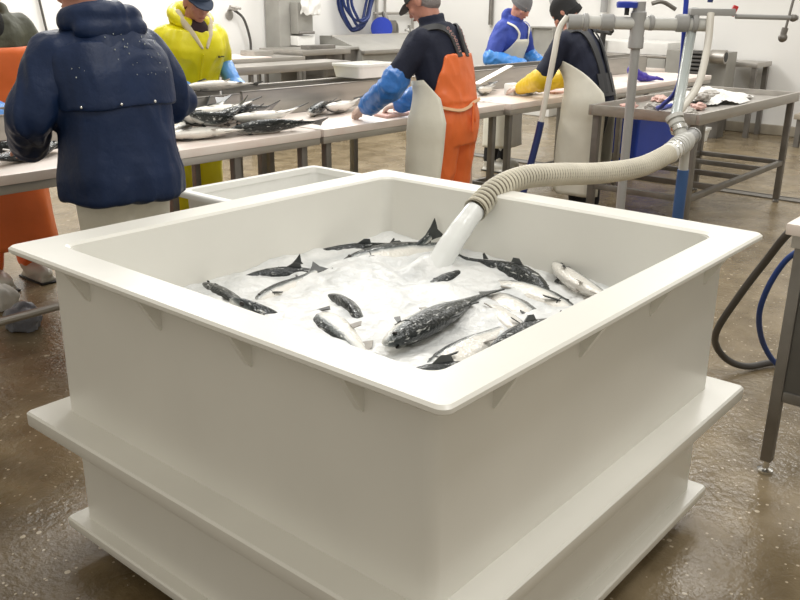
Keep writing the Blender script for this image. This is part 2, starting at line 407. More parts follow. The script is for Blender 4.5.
for y in (0.50, 0.178, -0.161, -0.499):
    for sx in (-1, 1):
        g = MB(); x0 = sx*(ha-o_-0.004)
        g.prism([(x0, zt), (x0+sx*0.070, zt), (x0+sx*0.010, zt-0.100), (x0, zt-0.100)], 'y', y-0.010, y+0.010)
        g.build('rim_bracket', 'tub', tub, 0)
for x in (-0.519, -0.165, 0.21, 0.574):
    for sy in (-1, 1):
        g = MB(); y0 = sy*(hb-o_-0.004)
        g.prism([(y0, zt), (y0+sy*0.070, zt), (y0+sy*0.010, zt-0.104), (y0, zt-0.104)], 'x', x-0.010, x+0.010)
        g.build('rim_bracket', 'tub', tub, 0)
for cx in (-1, 1):
    for cy in (-1, 1):
        g = MB(); x, y = cx*(ha-0.2), cy*(hb-0.16)
        g.boxb(x-0.035, x+0.035, y-0.035, y+0.035, 0.076, 0.09)
        for q in (-1, 1): g.boxb(x-0.012, x+0.012, y+q*0.02-0.003, y+q*0.02+0.003, 0.03, 0.08)
        ca = g.build('caster', 'steel', tub)
        g = MB(); g.lathe([(0.004, -0.016), (0.036, -0.016), (0.04, -0.01), (0.04, 0.01), (0.036, 0.016), (0.004, 0.016)], (x, y, 0.04), Matrix.Rotation(PI/2, 3, 'X'))
        g.build('wheel', 'pvclight', ca)

# slush: one uncountable mass of crushed ice and water
LEV = 0.772
def slush_h(x, y):
    h = 0.020*noise.noise(Vector((x*2.2, y*2.2, 0.3))) + 0.016*noise.noise(Vector((x*6, y*6, 4.3))) + 0.009*noise.noise(Vector((x*15, y*15, 1.3))) + 0.005*noise.noise(Vector((x*34, y*34, 2.3)))
    r2 = ((x-0.40)**2+(y-0.22)**2)
    h += 0.022*math.exp(-r2/0.012)*math.sin(26*math.sqrt(r2)+1.2)
    h += 0.030*math.exp(-((x-0.44)**2+(y-0.20)**2)/0.010)
    return LEV + h
n = 150; g = MB(); gx, gy = ha-i_-0.004, hb-i_-0.004
vs = [[g.bm.verts.new((-gx+2*gx*i/n, -gy+2*gy*j/n, slush_h(-gx+2*gx*i/n, -gy+2*gy*j/n))) for j in range(n+1)] for i in range(n+1)]
for i in range(n):
    for j in range(n): g.bm.faces.new((vs[i][j], vs[i+1][j], vs[i+1][j+1], vs[i][j+1]))
bot = [[g.bm.verts.new((sx*gx, sy*gy, 0.66)) for sy in (-1, 1)] for sx in (-1, 1)]
sl = place(g.build('ice_slush', 'slush', smooth=60), W(1.8645, 1.5629, 0))
tag(sl, 'white frothy ice slush filling the cream tub around the salmon', 'ice slush', kind='stuff')

# ------------------------------------------------------------------ salmon
FL = 0.56
PROF = [(0, .005, .004), (.02, .016, .011), (.06, .028, .019), (.12, .040, .027), (.2, .051, .034), (.3, .059, .039), (.42, .062, .040), (.54, .057, .036),
        (.66, .045, .028), (.77, .032, .019), (.87, .0215, .012), (.94, .0195, .008), (.985, .023, .005), (1, .024, .003)]
def bendf(p, kap):
    x, y, z = p
    if abs(kap) < 1e-4: return Vector(p)
    a = x*kap; r = 1/kap
    return Vector(((r-y)*math.sin(a), r-(r-y)*math.cos(a), z))
def fish_proto(kap):
    root = thing('salmon', 'proto', 'fish', (0, 0, 0), 0)
    m = MB(); rings = []
    for u, hh, hw in PROF:
        x = FL/2 - u*FL; rr = []
        for k in range(20):
            a = 2*PI*k/20; ca, sa = math.cos(a), math.sin(a)
            y = hw*ca*(1-0.12*abs(sa)); z = hh*sa*(1.0 if sa > 0 else 1.08) - 0.004*(1-u)
            rr.append(bendf((x, y, z), kap))
        rings.append(rr)
    m.loft(rings); m.build('body', 'fish', root, 0)
    for p in root.children[0].data.polygons: p.use_smooth = True
    def fin(name, poly, th, mt, y0=0.0, tilt=0.0):
        f = MB(); rings = []
        for sgn in (-1, 1):
            rings.append([bendf((x, y0+sgn*th+tilt*abs(z+0.03), z), kap) for x, z in poly])
        f.loft(rings); return f.build(name, mt, root, 30)
    xt = -FL/2
    fin('tail_fin', [(xt+.02, .02), (xt-.02, .034), (xt-.062, .056), (xt-.055, .025), (xt-.048, 0), (xt-.055, -.025), (xt-.062, -.056), (xt-.02, -.034), (xt+.02, -.02)], .0022, 'fin')
    fin('dorsal_fin', [(.035, .054), (-.002, .074), (-.030, .070), (-.036, .050)], .002, 'fin')
    fin('adipose_fin', [(-.145, .034), (-.168, .052), (-.172, .046), (-.165, .029)], .002, 'fin')
    fin('anal_fin', [(-.115, -.036), (-.14, -.072), (-.17, -.05), (-.175, -.028)], .002, 'palefin')
    for sy in (-1, 1):
        fin('pelvic_fin', [(-.02, -.052), (-.045, -.088), (-.062, -.075), (-.05, -.052)], .0018, 'palefin', sy*0.016, sy*0.15)
        fin('pectoral_fin', [(.175, -.022), (.135, -.058), (.115, -.050), (.155, -.022)], .002, 'fin', sy*0.031, sy*0.3)
        e = MB(); e.ell(bendf((.242, sy*.0205, .010), kap), (.0075, .004, .0075), u=12, v=8); e.build('eye', 'eye', root)
        gl = MB()  # gill cover edge
        pts = [bendf((.178-0.018*math.cos(a), sy*(.0355-abs(math.sin(a))*.011), .036*math.sin(a)-.004), kap) for a in [(-1.1+2.2*i/10) for i in range(11)]]
        gl.tube(pts, .0022, 6); gl.build('gill_cover', 'fin', root)
    return root
PROTO = {'s': fish_proto(0.0), 'l': fish_proto(1.6), 'r': fish_proto(-1.9), 'm': fish_proto(0.7)}
_used = set()
def salmon(kind, loc, heading, roll, label, group, pitch=0.0, size=1.0):
    src = PROTO[kind]
    if kind in _used:
        r = src.copy(); COL.objects.link(r)
        for ch in src.children:
            c = ch.copy(); COL.objects.link(c); c.parent = r
    else:
        r = src; _used.add(kind)
    r.location = loc
    r.rotation_euler = (Matrix.Rotation(R(heading), 3, 'Z') @ Matrix.Rotation(R(-pitch), 3, 'Y') @ Matrix.Rotation(R(roll), 3, 'X')).to_euler()
    r.scale = (size,)*3
    r['label'] = label; r['group'] = group
    return r
YD = math.degrees(YAW)
GT = 'salmon floating in the tub slush'
def tubfish(kind, x, y, head, roll, dz, label, pitch=0, size=1.0):
    o = W(1.8645, 1.5629, 0) + U2*x + V2*y; o.z = slush_h(x, y)+dz
    return salmon(kind, o, head+YD, roll, label, GT, pitch, size)
tubfish('s', 0.0, -0.139, -172, -74, 0.020, 'large salmon with dark scaly back lying diagonally in the middle of the tub', 2, 0.98)
tubfish('r', 0.571, -0.036, -110, -10, -0.014, 'curved black-backed salmon arching out of the slush right of the water jet')
tubfish('m', 0.568, -0.305, 60, 112, 0.012, 'white belly-up salmon against the right side of the tub', 0, 0.78)
tubfish('m', 0.10, -0.40, 178, 20, 0.0, 'dark salmon half hidden behind the right front rim of the tub', 2, 0.9)
tubfish('s', -0.30, -0.40, 160, 25, -0.026, 'dark strip of salmon back showing at the near corner of the tub rim')
tubfish('s', -0.24, 0.17, 122, 15, -0.105, 'dark rounded salmon head beside the left front rim', 36, 0.95)
tubfish('m', -0.231, 0.05, 69, -108, -0.012, 'cream-bellied salmon with dark lower edge near the left front rim', 0, 0.86)
tubfish('l', -0.075, 0.124, 62, -28, -0.020, 'ragged dark salmon breaking the foam in the left centre of the tub', 2, 0.75)
tubfish('s', -0.26, 0.45, 79, -45, -0.026, 'grey salmon mostly sunk in the left corner of the tub', 3, 0.8)
tubfish('l', 0.047, 0.52, 147, 0, -0.030, 'thin dark salmon back along the left inner wall of the tub', 2, 0.8)
tubfish('m', -0.069, 0.43, -166, 75, -0.014, 'small pale salmon side up next to the left inner wall', 0, 0.62)
tubfish('r', 0.445, 0.558, 159, 0, -0.022, 'dark arched salmon against the back left wall of the tub', 0, 0.85)
tubfish('s', 0.50, 0.42, 162, 62, -0.006, 'silver salmon floating just behind the water jet, side up', 0, 0.9)
tubfish('s', 0.44, 0.43, 165, 0, -0.075, 'salmon diving nose down with its black tail fin sticking up by the jet', -32, 0.8)
tubfish('l', 0.327, -0.17, -111, -98, -0.02, 'streaky silver salmon on its side in front of the arched black one')
tubfish('m', 0.45, -0.16, -101, -92, -0.022, 'silver salmon pressed under the arched black one, thin dark edge showing', 0, 0.9)
tubfish('s', 0.22, -0.23, -123, -112, -0.026, 'pale yellowish salmon at the centre right, mostly under foam', 0, 0.8)
tubfish('s', -0.08, -0.30, -174, 102, -0.012, 'bluish white salmon lying alongside the large dark diagonal one', 0, 0.92)
tubfish('s', 0.60, -0.42, 70, 0, -0.06, 'salmon tail tip poking out at the right inner corner', -25, 0.55)
tubfish('s', 0.186, 0.18, 69, 0, -0.083, 'lone dark fin tip of a salmon poking from the foam in mid tub', 0, 0.9)
tubfish('s', -0.03, 0.60, 160, 0, -0.055, 'tail of a sunken salmon touching the back left wall', -22, 0.5)
tubfish('m', 0.46, 0.12, 173, -60, -0.030, 'mottled salmon in the splash right under the water jet', 0, 0.7)
tubfish('m', 0.50, -0.42, -150, -85, -0.02, 'silvery salmon tucked behind the right rim below the belly-up one', 0, 0.8)
tubfish('s', 0.30, -0.32, 170, 80, -0.03, 'white salmon side behind the dark one at the right front rim', 0, 0.8)

# ------------------------------------------------------------------ processing line
def steel_table(s0, s1, t0, t1, label, top='board', z=0.93, group=None, legs=None, cat='table', shelf=True):
    r = thing('processing_table', label, cat, W(s0, t0, 0), YAW, group)
    L, D = s1-s0, t1-t0
    b = MB(); b.boxb(0.002, L-0.002, 0, D, z-0.045, z, 0.006); b.build('cutting_board', top, r)
    b = MB(); b.boxb(0.004, L-0.004, 0.006, D-0.006, z-0.085, z-0.0455, 0.004); b.build('top_frame', 'steel', r)
    lx = legs or (0.07, L-0.07)
    for x in lx:
        for y in (0.06, D-0.06):
            b = MB(); b.boxb(x-0.022, x+0.022, y-0.022, y+0.022, 0.03, z-0.086, 0.004)
            b.lathe([(0.012, 0.0), (0.024, 0.0), (0.024, 0.012), (0.012, 0.031)], (x, y, 0.001), seg=12)
            b.build('leg', 'steeldark', r)
        b = MB(); b.boxb(x-0.017, x+0.017, 0.083, D-0.083, 0.26, 0.295, 0.004); b.build('cross_rail', 'steeldark', r)
    if shelf:
        b = MB()
        for y in (D*0.5,): b.boxb(lx[0]+0.018, lx[-1]-0.018, y-0.017, y+0.017, 0.262, 0.293, 0.004)
        b.build('long_rail', 'steeldark', r)
    return r
GL = 'white-topped processing tables of the line'
steel_table(0.95, 3.60, 3.64, 4.35, 'white-topped processing table at the far left, in front of the man in the navy raincoat', group=GL, legs=(0.52, 2.05, 2.55), shelf=False)
steel_table(3.62, 5.53, 3.64, 4.35, 'white-topped processing table where the man in orange bibs works', group=GL, legs=(0.08, 0.95, 1.84))
steel_table(5.55, 7.55, 3.60, 4.35, 'white-topped processing table between the orange bibs and the man with yellow gloves', group=GL)
steel_table(7.57, 9.45, 3.60, 4.35, 'farthest white-topped processing table, purple gloves lying on it', group=GL, shelf=False)

def flume(s0, s1, zt, label):
    r = thing('steel_trough', label, 'trough', W(s0, 4.36, 0), YAW, 'steel troughs along the line')
    L = s1-s0
    b = MB(); b.boxb(0, L, 0.0, 0.006, 0.86, zt, 0); b.boxb(0, L, 0.0, 0.022, zt-0.008, zt+0.004, 0.002); b.build('front_panel', 'steel', r)
    b = MB(); b.boxb(0, L, 0.20, 0.206, 0.96, zt+0.012, 0); b.boxb(0, L, 0.192, 0.222, zt+0.006, zt+0.018, 0.002); b.build('back_panel', 'steel', r)
    b = MB(); b.boxb(0, L, 0.007, 0.199, 0.955, 0.965); b.build('trough_bottom', 'steeldark', r)
    for x in (0.3, L-0.3):
        b = MB(); b.boxb(x-0.02, x+0.02, 0.08, 0.12, 0.002, 0.954, 0.003); b.build('leg', 'steeldark', r)
    return r
flume(0.95, 3.60, 1.085, 'short steel trough panel behind the left processing table')
flume(3.62, 9.45, 1.095, 'long steel trough running behind the middle and right processing tables')

# lower rail and clutter at the left under the line
r = tag(place(MB().tube([(0, 0, 0), (1.3, 0, 0)], 0.02, 10).build('floor_rail', 'steel'), W(1.1, 3.80, 0.235)), 'low steel pipe rail under the left processing table', 'rail')
for dx in (0.1, 1.2):
    f = MB().tube([(dx, 0, -0.234), (dx, 0, -0.012)], 0.014, 8).build('rail_foot', 'steeldark', r)
def blob(name, mt, loc, size, label, cat, seed=1.0, amp=0.3, group=None):
    g = MB(); bmesh.ops.create_icosphere(g.bm, subdivisions=4, radius=1)
    for v in g.bm.verts:
        q = v.co*1.7+Vector((seed, seed*2, -seed)); f = 1+amp*noise.noise(q)+amp*0.5*abs(noise.noise(q*2.7))
        v.co = Vector((v.co.x*size[0]*f, v.co.y*size[1]*f, max(v.co.z, -0.55)*size[2]*f))
    lo = min(v.co.z for v in g.bm.verts)
    for v in g.bm.verts: v.co.z -= lo
    return tag(place(g.build(name, mt, smooth=50), loc), label, cat, group)
blob('plastic_bag', 'bag', W(1.98, 4.25, 0.001), (0.09, 0.10, 0.08), 'crumpled grey plastic bag on the floor under the left table', 'bag', 2.0)
blob('plastic_bag', 'rag', W(2.05, 4.62, 0.001), (0.08, 0.08, 0.09), 'crumpled white plastic bag on the floor under the left table', 'bag', 4.0)

# ------------------------------------------------------------------ second white bin behind the tub
r = thing('white_bin', 'low white plastic bin behind the big tub, beside the navy raincoat', 'bin', W(2.83, 3.06, 0))
x, y = 0.455, 0.325
b = MB(); b.loft([ring(x-0.05, y-0.05, 0.04, 0.16), ring(x-0.03, y-0.03, 0.04, 0.775), ring(x-0.045, y-0.045, 0.04, 0.785), ring(x-0.07, y-0.07, 0.04, 0.25)]); b.build('body', 'bin', r, 40)
b = MB(); b.loft([ring(x, y, 0.03, 0.772), ring(x, y, 0.03, 0.79), ring(x-0.008, y-0.008, 0.03, 0.8), ring(x-0.045, y-0.045, 0.03, 0.8), ring(x-0.05, y-0.05, 0.03, 0.772)], close=True); b.build('rim', 'bin', r, 50)
b = MB()
for q in (-1, 1): b.boxb(-x+0.08, x-0.08, q*0.2-0.05, q*0.2+0.05, 0.001, 0.159, 0.006)
b.build('skid', 'bin', r)

# ------------------------------------------------------------------ drain table on the right
r = thing('drain_table', 'steel tray table on the right holding ice and fish scraps', 'table', W(5.80, 2.25, 0))
L, D, z = 2.15, 0.84, 0.95
b = MB(); b.boxb(0.01, L-0.01, 0.01, D-0.01, z-0.055, z-0.045); b.build('tray_bottom', 'steel', r, 0)
b = MB()
for (x0, x1, y0, y1) in ((0, L, 0, 0.028), (0, L, D-0.028, D), (0, 0.028, 0.0285, D-0.0285), (L-0.028, L, 0.0285, D-0.0285)):
    b.boxb(x0, x1, y0, y1, z-0.075, z, 0.004)
b.build('tray_rim', 'steel', r)
for x in (0.05, L-0.05):
    for y in (0.05, D-0.05):
        b = MB(); b.boxb(x-0.025, x+0.025, y-0.025, y+0.025, 0.03, z-0.076, 0.004)
        b.lathe([(0.012, 0), (0.026, 0), (0.026, 0.012), (0.012, 0.031)], (x, y, 0.001), seg=12); b.build('leg', 'steeldark', r)
b = MB()
for y in (0.05, D-0.05): b.boxb(0.076, L-0.076, y-0.02, y+0.02, 0.33, 0.37, 0.004)
b.build('long_rail', 'steeldark', r)
for x in (0.05, 0.62, 1.15, 1.65, L-0.05):
    b = MB(); b.boxb(x-0.02, x+0.02, 0.0705, D-0.0705, 0.33, 0.37, 0.004); b.build('cross_rail', 'steeldark', r)

# ice heap and scraps
g = MB(); nn = 40
hx, hy = 0.68, 0.34
def ih(i, j):
    a, c = 2*i/nn-1, 2*j/nn-1
    e = max(0, 1-(a*a+c*c))
    return 0.907 + e*(0.05+0.10*abs(noise.noise(Vector((a*2.5, c*2, 3))))+0.015*noise.noise(Vector((a*9, c*9, 1))))
vv = [[g.bm.verts.new((hx*(2*i/nn-1), hy*(2*j/nn-1), ih(i, j))) for j in range(nn+1)] for i in range(nn+1)]
for i in range(nn):
    for j in range(nn):
        if ((i+.5)*2/nn-1)**2+((j+.5)*2/nn-1)**2 < 0.62+0.75*noise.noise(Vector((i*.16, j*.16, 8))): g.bm.faces.new((vv[i][j], vv[i+1][j], vv[i+1][j+1], vv[i][j+1]))
tag(place(g.build('crushed_ice', 'ice', smooth=60), W(7.15, 2.72, 0)), 'heap of crushed ice on the right steel tray table', 'ice', kind='stuff')
rng = random.Random(3)
wh = ['near the left end of the tray', 'at the near front corner of the tray', 'in front of the ice heap', 'beside the white hose over the tray', 'at the back of the tray by the ice']
lab = ['pink fish scrap %s' % q for q in wh]
for i, (s, t) in enumerate([(6.1, 2.92), (6.02, 2.42), (6.42, 2.52), (6.25, 2.8), (6.75, 2.97)]):
    blob('fish_scrap', 'fillet' if i % 2 == 0 else 'palefin', W(s, t, 0.906), (0.09, 0.045, 0.028), lab[i], 'fish scrap', i*1.3, 0.5, 'fish scraps on the tray table')
for i, (s, t, lb) in enumerate([(7.0, 2.66, 'greyish fish scrap sitting on top of the ice heap'), (6.72, 2.62, 'greyish fish scrap at the near edge of the ice heap')]):
    blob('fish_scrap', 'palefin', W(s, t, 0.945), (0.08, 0.06, 0.03), lb, 'fish scrap', 7+i, 0.5, 'fish scraps on the tray table')

def crate(name, mt, c, L, D, H, label, cat, wall=0.012, rot=YAW):
    r = thing(name, label, cat, c, rot)
    b = MB(); x, y = L/2, D/2
    b.loft([ring(x-0.03, y-0.03, 0.03, 0.001), ring(x-0.006, y-0.006, 0.03, H-0.001), ring(x-0.006-wall, y-0.006-wall, 0.03, H-0.001), ring(x-0.03-wall, y-0.03-wall, 0.03, 0.02)])
    b.build('body', mt, r, 40)
    b = MB(); b.loft([ring(x, y, 0.03, H-0.03), ring(x, y, 0.03, H), ring(x-0.02, y-0.02, 0.03, H), ring(x-0.02, y-0.02, 0.03, H-0.03)], close=True); b.build('rim', mt, r, 40)
    return r
crate('blue_crate', 'bluebin', W(8.72, 4.06, 0.0), 1.0, 0.52, 0.55, 'large blue plastic crate standing under the farthest white table', 'crate')
crate('white_box', 'bin', W(10.95, 4.2, 0.0), 0.2, 0.16, 0.17, 'small white box on the floor beyond the steel tray table', 'box')

# ------------------------------------------------------------------ water manifold on its post
PX, PY = 1.36, 5.25
r = thing('water_manifold', 'grey plastic pipe manifold on an upright post between the tub and the tray table', 'pipe manifold', (PX, PY, 0), 0)
b = MB(); b.lathe([(0.09, 0.001), (0.09, 0.012), (0.034, 0.016), (0.034, 0.03)], seg=20); b.build('base_plate', 'steeldark', r)
b = MB(); b.tube([(0, 0, 0.017), (0, 0, 1.49)], 0.027, 18); b.build('post', 'pvc', r)
b = MB(); b.lathe([(0.038, 1.40), (0.044, 1.405), (0.044, 1.46), (0.04, 1.47), (0.045, 1.54), (0.045, 1.60), (0.036, 1.61), (0.036, 1.66)]); b.build('tee_fitting', 'pvc', r)
zm = 1.545
b = MB(); b.tube([(-0.34, 0, zm), (0.40, 0, zm-0.01)], 0.036, 18); b.build('cross_pipe', 'pvclight', r)
for x0, x1, rr in ((-0.22, -0.14, .046), (-0.32, -0.29, .05), (0.06, 0.09, .044), (0.22, 0.29, .05), (0.31, 0.34, .054)):
    b = MB(); b.tube([(x0, 0, zm), (x0+0.006, 0, zm), (x1-0.006, 0, zm), (x1, 0, zm)], [rr-.006, rr, rr, rr-.006], 18); b.build('pipe_collar', 'pvc', r)
b = MB(); b.tube([(-0.405, 0, zm), (-0.33, 0, zm)], 0.043, 18); b.build('end_cap', 'pvc', r)
b = MB(); b.tube([(-0.07, 0, zm+0.04), (-0.07, 0, zm+0.085)], 0.014, 10)
v_ = b.build('valve_stem', 'dark', r)
b = MB(); b.lathe([(0.012, 0), (0.058, 0.0), (0.062, 0.014), (0.062, 0.03), (0.05, 0.036), (0.012, 0.036)], (-0.07, 0, zm+0.08)); b.build('valve_wheel', 'bluehose', v_)
b = MB(); b.box((0.42, 0, zm+0.062), (0.26, 0.06, 0.04), bev=0.008); b.build('bracket', 'pvc', r)
b = MB(); b.tube(bez([(0.07, 0, zm+0.105), (0.13, 0, zm+0.115), (0.21, 0, zm+0.075)], 6), 0.012, 8); b.build('lever_handle', 'steeldark', r)
b = MB(); b.box((0.545, 0, zm+0.07), (0.03, 0.022, 0.06), Matrix.Rotation(0.35, 3, 'Y'), 0.004); b.build('red_tap', 'red', r)
b = MB(); b.tube([(0.56, 0, zm+0.04), (0.92, 0, zm+0.035)], 0.014, 10)
side = b.build('side_arm', 'pvc', r)
b = MB(); b.tube([(0.90, 0, zm+0.30), (0.86, 0, zm-0.02)], 0.008, 8); b.tube([(0.857, 0, zm-0.02), (0.85, 0, zm-0.06)], 0.018, 10); b.ell((0.85, 0, zm-0.075), (0.026, 0.026, 0.026))
b.ell((0.895, 0, zm+0.035), (0.024, 0.022, 0.022)); b.build('lever', 'steeldark', side)

E0 = Vector((PX, PY, 0))
def hose(name, pts, rr, mt, label, cat, nseg=14, n=16):
    b = MB(); b.tube(bez(pts, n), rr, nseg); return tag(place(b.build(name, mt, smooth=60), (0, 0, 0), 0), label, cat)
# white hose hanging from the left end, joined to a dark blue one
h = hose('hanging_hose', [(0.86+.09, 5.25, 1.575), (0.905, 5.24, 1.50), (0.875, 5.2, 1.334), (0.827, 5.2, 0.97)], 0.017, 'hosewhite',
         'straight white hose hanging from the left end of the grey manifold', 'hose')
b = MB(); b.tube(bez([(0.828, 5.2, 0.98), (0.81, 5.2, 0.871), (0.77, 5.19, 0.68), (0.70, 5.17, 0.36), (0.62, 5.14, 0.06), (0.52, 5.08, 0.022), (.2, 5.0, .022)], 12), 0.021, 12)
b.build('blue_end', 'navyhose', h)
# right white hose drooping from the manifold to the fittings
FX = Vector((1.455, 4.68, 0.14))   # the Y fitting
hose('supply_hose', [(1.765, 5.22, 1.60), (1.745, 5.15, 1.42), (1.66, 4.98, 1.22), (1.52, 4.80, 1.10), (1.445, 4.70, 1.05)], 0.021, 'hosewhite',
     'curved white supply hose from the manifold down to the hose fitting', 'hose')
hose('clear_hose', [(1.70, 5.30, 1.62), (1.66, 5.22, 1.42), (1.56, 4.95, 1.20), (1.475, 4.72, 1.07)], 0.030, 'clear',
     'thick clear tube running beside the curved white hose', 'tube')
hose('blue_rope', [(1.63, 5.36, 2.35), (1.66, 5.36, 1.66), (1.69, 5.42, 1.2), (1.72, 5.80, 1.02), (1.78, 6.12, .965), (1.90, 6.45, .925), (2.05, 6.7, .921)], 0.015, 'bluehose',
     'bright blue hose hanging straight down behind the manifold onto the tray table', 'hose')
hose('blue_rope', [(1.82, 5.36, 2.35), (1.79, 5.33, 1.66)], 0.016, 'navyhose', 'short dark blue hose dropping onto the right end of the manifold', 'hose')
# fittings and big ribbed hose: one assembly
r = thing('discharge_hose', 'fat ribbed cream hose with fittings pouring water into the tub', 'hose', (0, 0, 0), 0)
hp = bez([(0.262, 3.00, 0.950), (0.351, 3.12, 1.003), (0.474, 3.28, 1.016), (0.648, 3.5, 0.988), (0.881, 3.8, 0.938), (1.138, 4.1, 0.913), (1.357, 4.4, 0.927), (1.45, 4.53, 0.948)], 60)
ln = [0]
for a, c in zip(hp, hp[1:]): ln.append(ln[-1]+(c-a).length)
tot = ln[-1]; pitch = 0.0215; pts = []; rs = []; N_ = int(tot/pitch*8)
j = 0
for i in range(N_+1):
    sdist = tot*i/N_
    while j < len(ln)-2 and ln[j+1] < sdist: j += 1
    f = (sdist-ln[j])/max(1e-9, ln[j+1]-ln[j]); pts.append(hp[j].lerp(hp[j+1], f))
    taper = 0.0385 + 0.006*sdist/tot
    rs.append(taper+0.0062*math.cos(2*PI*sdist/pitch))
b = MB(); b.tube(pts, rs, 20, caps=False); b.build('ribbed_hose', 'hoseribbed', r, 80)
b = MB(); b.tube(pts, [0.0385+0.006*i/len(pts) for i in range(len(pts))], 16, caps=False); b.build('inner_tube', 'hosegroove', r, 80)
e = Vector((1.45, 4.53, 0.948)); dr = (hp[-1]-hp[-6]).normalized()
b = MB(); b.tube([e-dr*0.05, e+dr*0.035], 0.053, 20); b.tube([e-dr*0.03, e-dr*0.018], 0.056, 20); b.tube([e+dr*0.008, e+dr*0.02], 0.056, 20); b.build('hose_clamp', 'pvclight', r)
b = MB(); b.tube([e-dr*0.155, e-dr*0.15, e-dr*0.06, e-dr*0.055], [.046, .051, .051, .048], 20); b.build('hose_cuff', 'bin', r)
b = MB()
for q in (.135, .085): b.tube([e-dr*q, e-dr*(q-.012)], .0535, 20)
b.build('clamp_band', 'chrome', r)
c = e+dr*0.075
b = MB(); b.tube([e+dr*0.03, c+dr*0.05], 0.045, 18); b.ell(c, (0.055, 0.055, 0.055)); b.build('elbow_fitting', 'pvclight', r)
b = MB(); b.tube([c, FX+Vector((0, 0, 0.94))], 0.034, 18); b.build('riser', 'pvclight', r)
for q, rr, mm in ((0.45, 0.046, 'chrome'), (0.68, 0.042, 'pvclight'), (0.88, 0.048, 'pvclight')):
    a0 = c.lerp(FX+Vector((0, 0, 0.94)), q); a1 = c.lerp(FX+Vector((0, 0, 0.94)), q+.14)
    b = MB(); b.tube([a0, a1], rr, 18); b.build('pipe_collar', mm, r)
b = MB(); b.tube([c+dr*0.04, c+dr*0.13], 0.04, 18); b.tube([c+dr*0.13, c+dr*0.145], 0.045, 18); b.build('end_plug', 'pvc', r)
b = MB(); b.tube([c+Vector((0.02, 0.03, -0.03)), (c.x+0.03, c.y+0.05, c.z-0.16)], 0.026, 14); b.build('drop_fitting', 'pvclight', r)
b = MB(); b.tube([(c.x+0.03, c.y+0.05, c.z-0.155), (c.x+0.03, c.y+0.05, 0.002)], 0.031, 14); b.build('blue_stand_pipe', 'blueold', r)

# the stream of water
b = MB(); q0 = Vector((0.268, 3.008, 0.954)); jd = (Vector((0.105, 2.865, 0.735))-q0)
pts = [q0+Vector((jd.x*t, jd.y*t, jd.z*(0.75*t+0.25*t*t))) for t in [i/14 for i in range(15)]]
b.tube(pts, [0.0355+0.012*(i/14)+0.001*math.sin(i*1.7)+(.010*max(0, i/14-.8)/.2) for i in range(15)], 20)
tag(place(b.build('water_stream', 'water', smooth=80), (0, 0, 0), 0), 'white stream of water falling from the ribbed hose into the tub', 'water')

# ------------------------------------------------------------------ worktable at the right edge, with hoses
r = thing('edge_table', 'white-topped steel worktable cut off by the right edge', 'table', W(3.03, 0.81, 0))
b = MB(); b.boxb(-0.02, 0.9, -0.74, 0.02, 0.915, 0.955, 0.006); b.build('tabletop', 'board', r)
b = MB(); b.boxb(0, 0.86, -0.70, 0.0, 0.87, 0.914); b.build('top_frame', 'steel', r)
for x in (0.03, 0.83):
    for y in (-0.67, -0.03):
        b = MB(); b.boxb(x-0.02, x+0.02, y-0.02, y+0.02, 0.05, 0.869, 0.004)
        lg = b.build('leg', 'steeldark', r)
        b = MB(); b.lathe([(0.028, 0), (0.028, 0.01), (0.012, 0.016), (0.012, 0.055)], (x, y, 0.001), seg=14); b.build('foot', 'chrome', lg)
b = MB(); b.boxb(0.0105, 0.0495, -0.649, -0.051, 0.30, 0.34, 0.004); b.build('cross_rail', 'steeldark', r)
b = MB(); b.boxb(0.02, 0.035, -0.649, -0.051, 0.3405, 0.869); b.build('side_panel', 'paneldark', r)
b = MB(); b.boxb(0.057, 0.80, -0.05, -0.01, 0.30, 0.34, 0.004); b.build('long_rail', 'steeldark', r)
hose('floor_hose', [(1.58, 3.12, 0.93), (1.515, 3.25, 0.827), (1.495, 3.4, 0.653), (1.454, 3.5, 0.476), (1.42, 3.6, 0.286), (1.461, 3.7, 0.164), (1.547, 3.75, 0.068), (1.66, 3.78, 0.024), (1.85, 3.85, 0.022), (2.3, 3.9, 0.022)], 0.016, 'greyhose',
     'dark grey hose drooping from the right worktable onto the wet floor', 'hose')
hose('floor_hose', [(1.72, 3.3, 0.82), (1.63, 3.4, 0.706), (1.59, 3.45, 0.626), (1.563, 3.5, 0.49), (1.573, 3.55, 0.354), (1.659, 3.65, 0.186), (1.769, 3.70, 0.061), (1.9, 3.72, 0.02), (2.3, 3.75, 0.02)], 0.0125, 'midblue',
     'blue hose curving down beside the right worktable', 'hose')

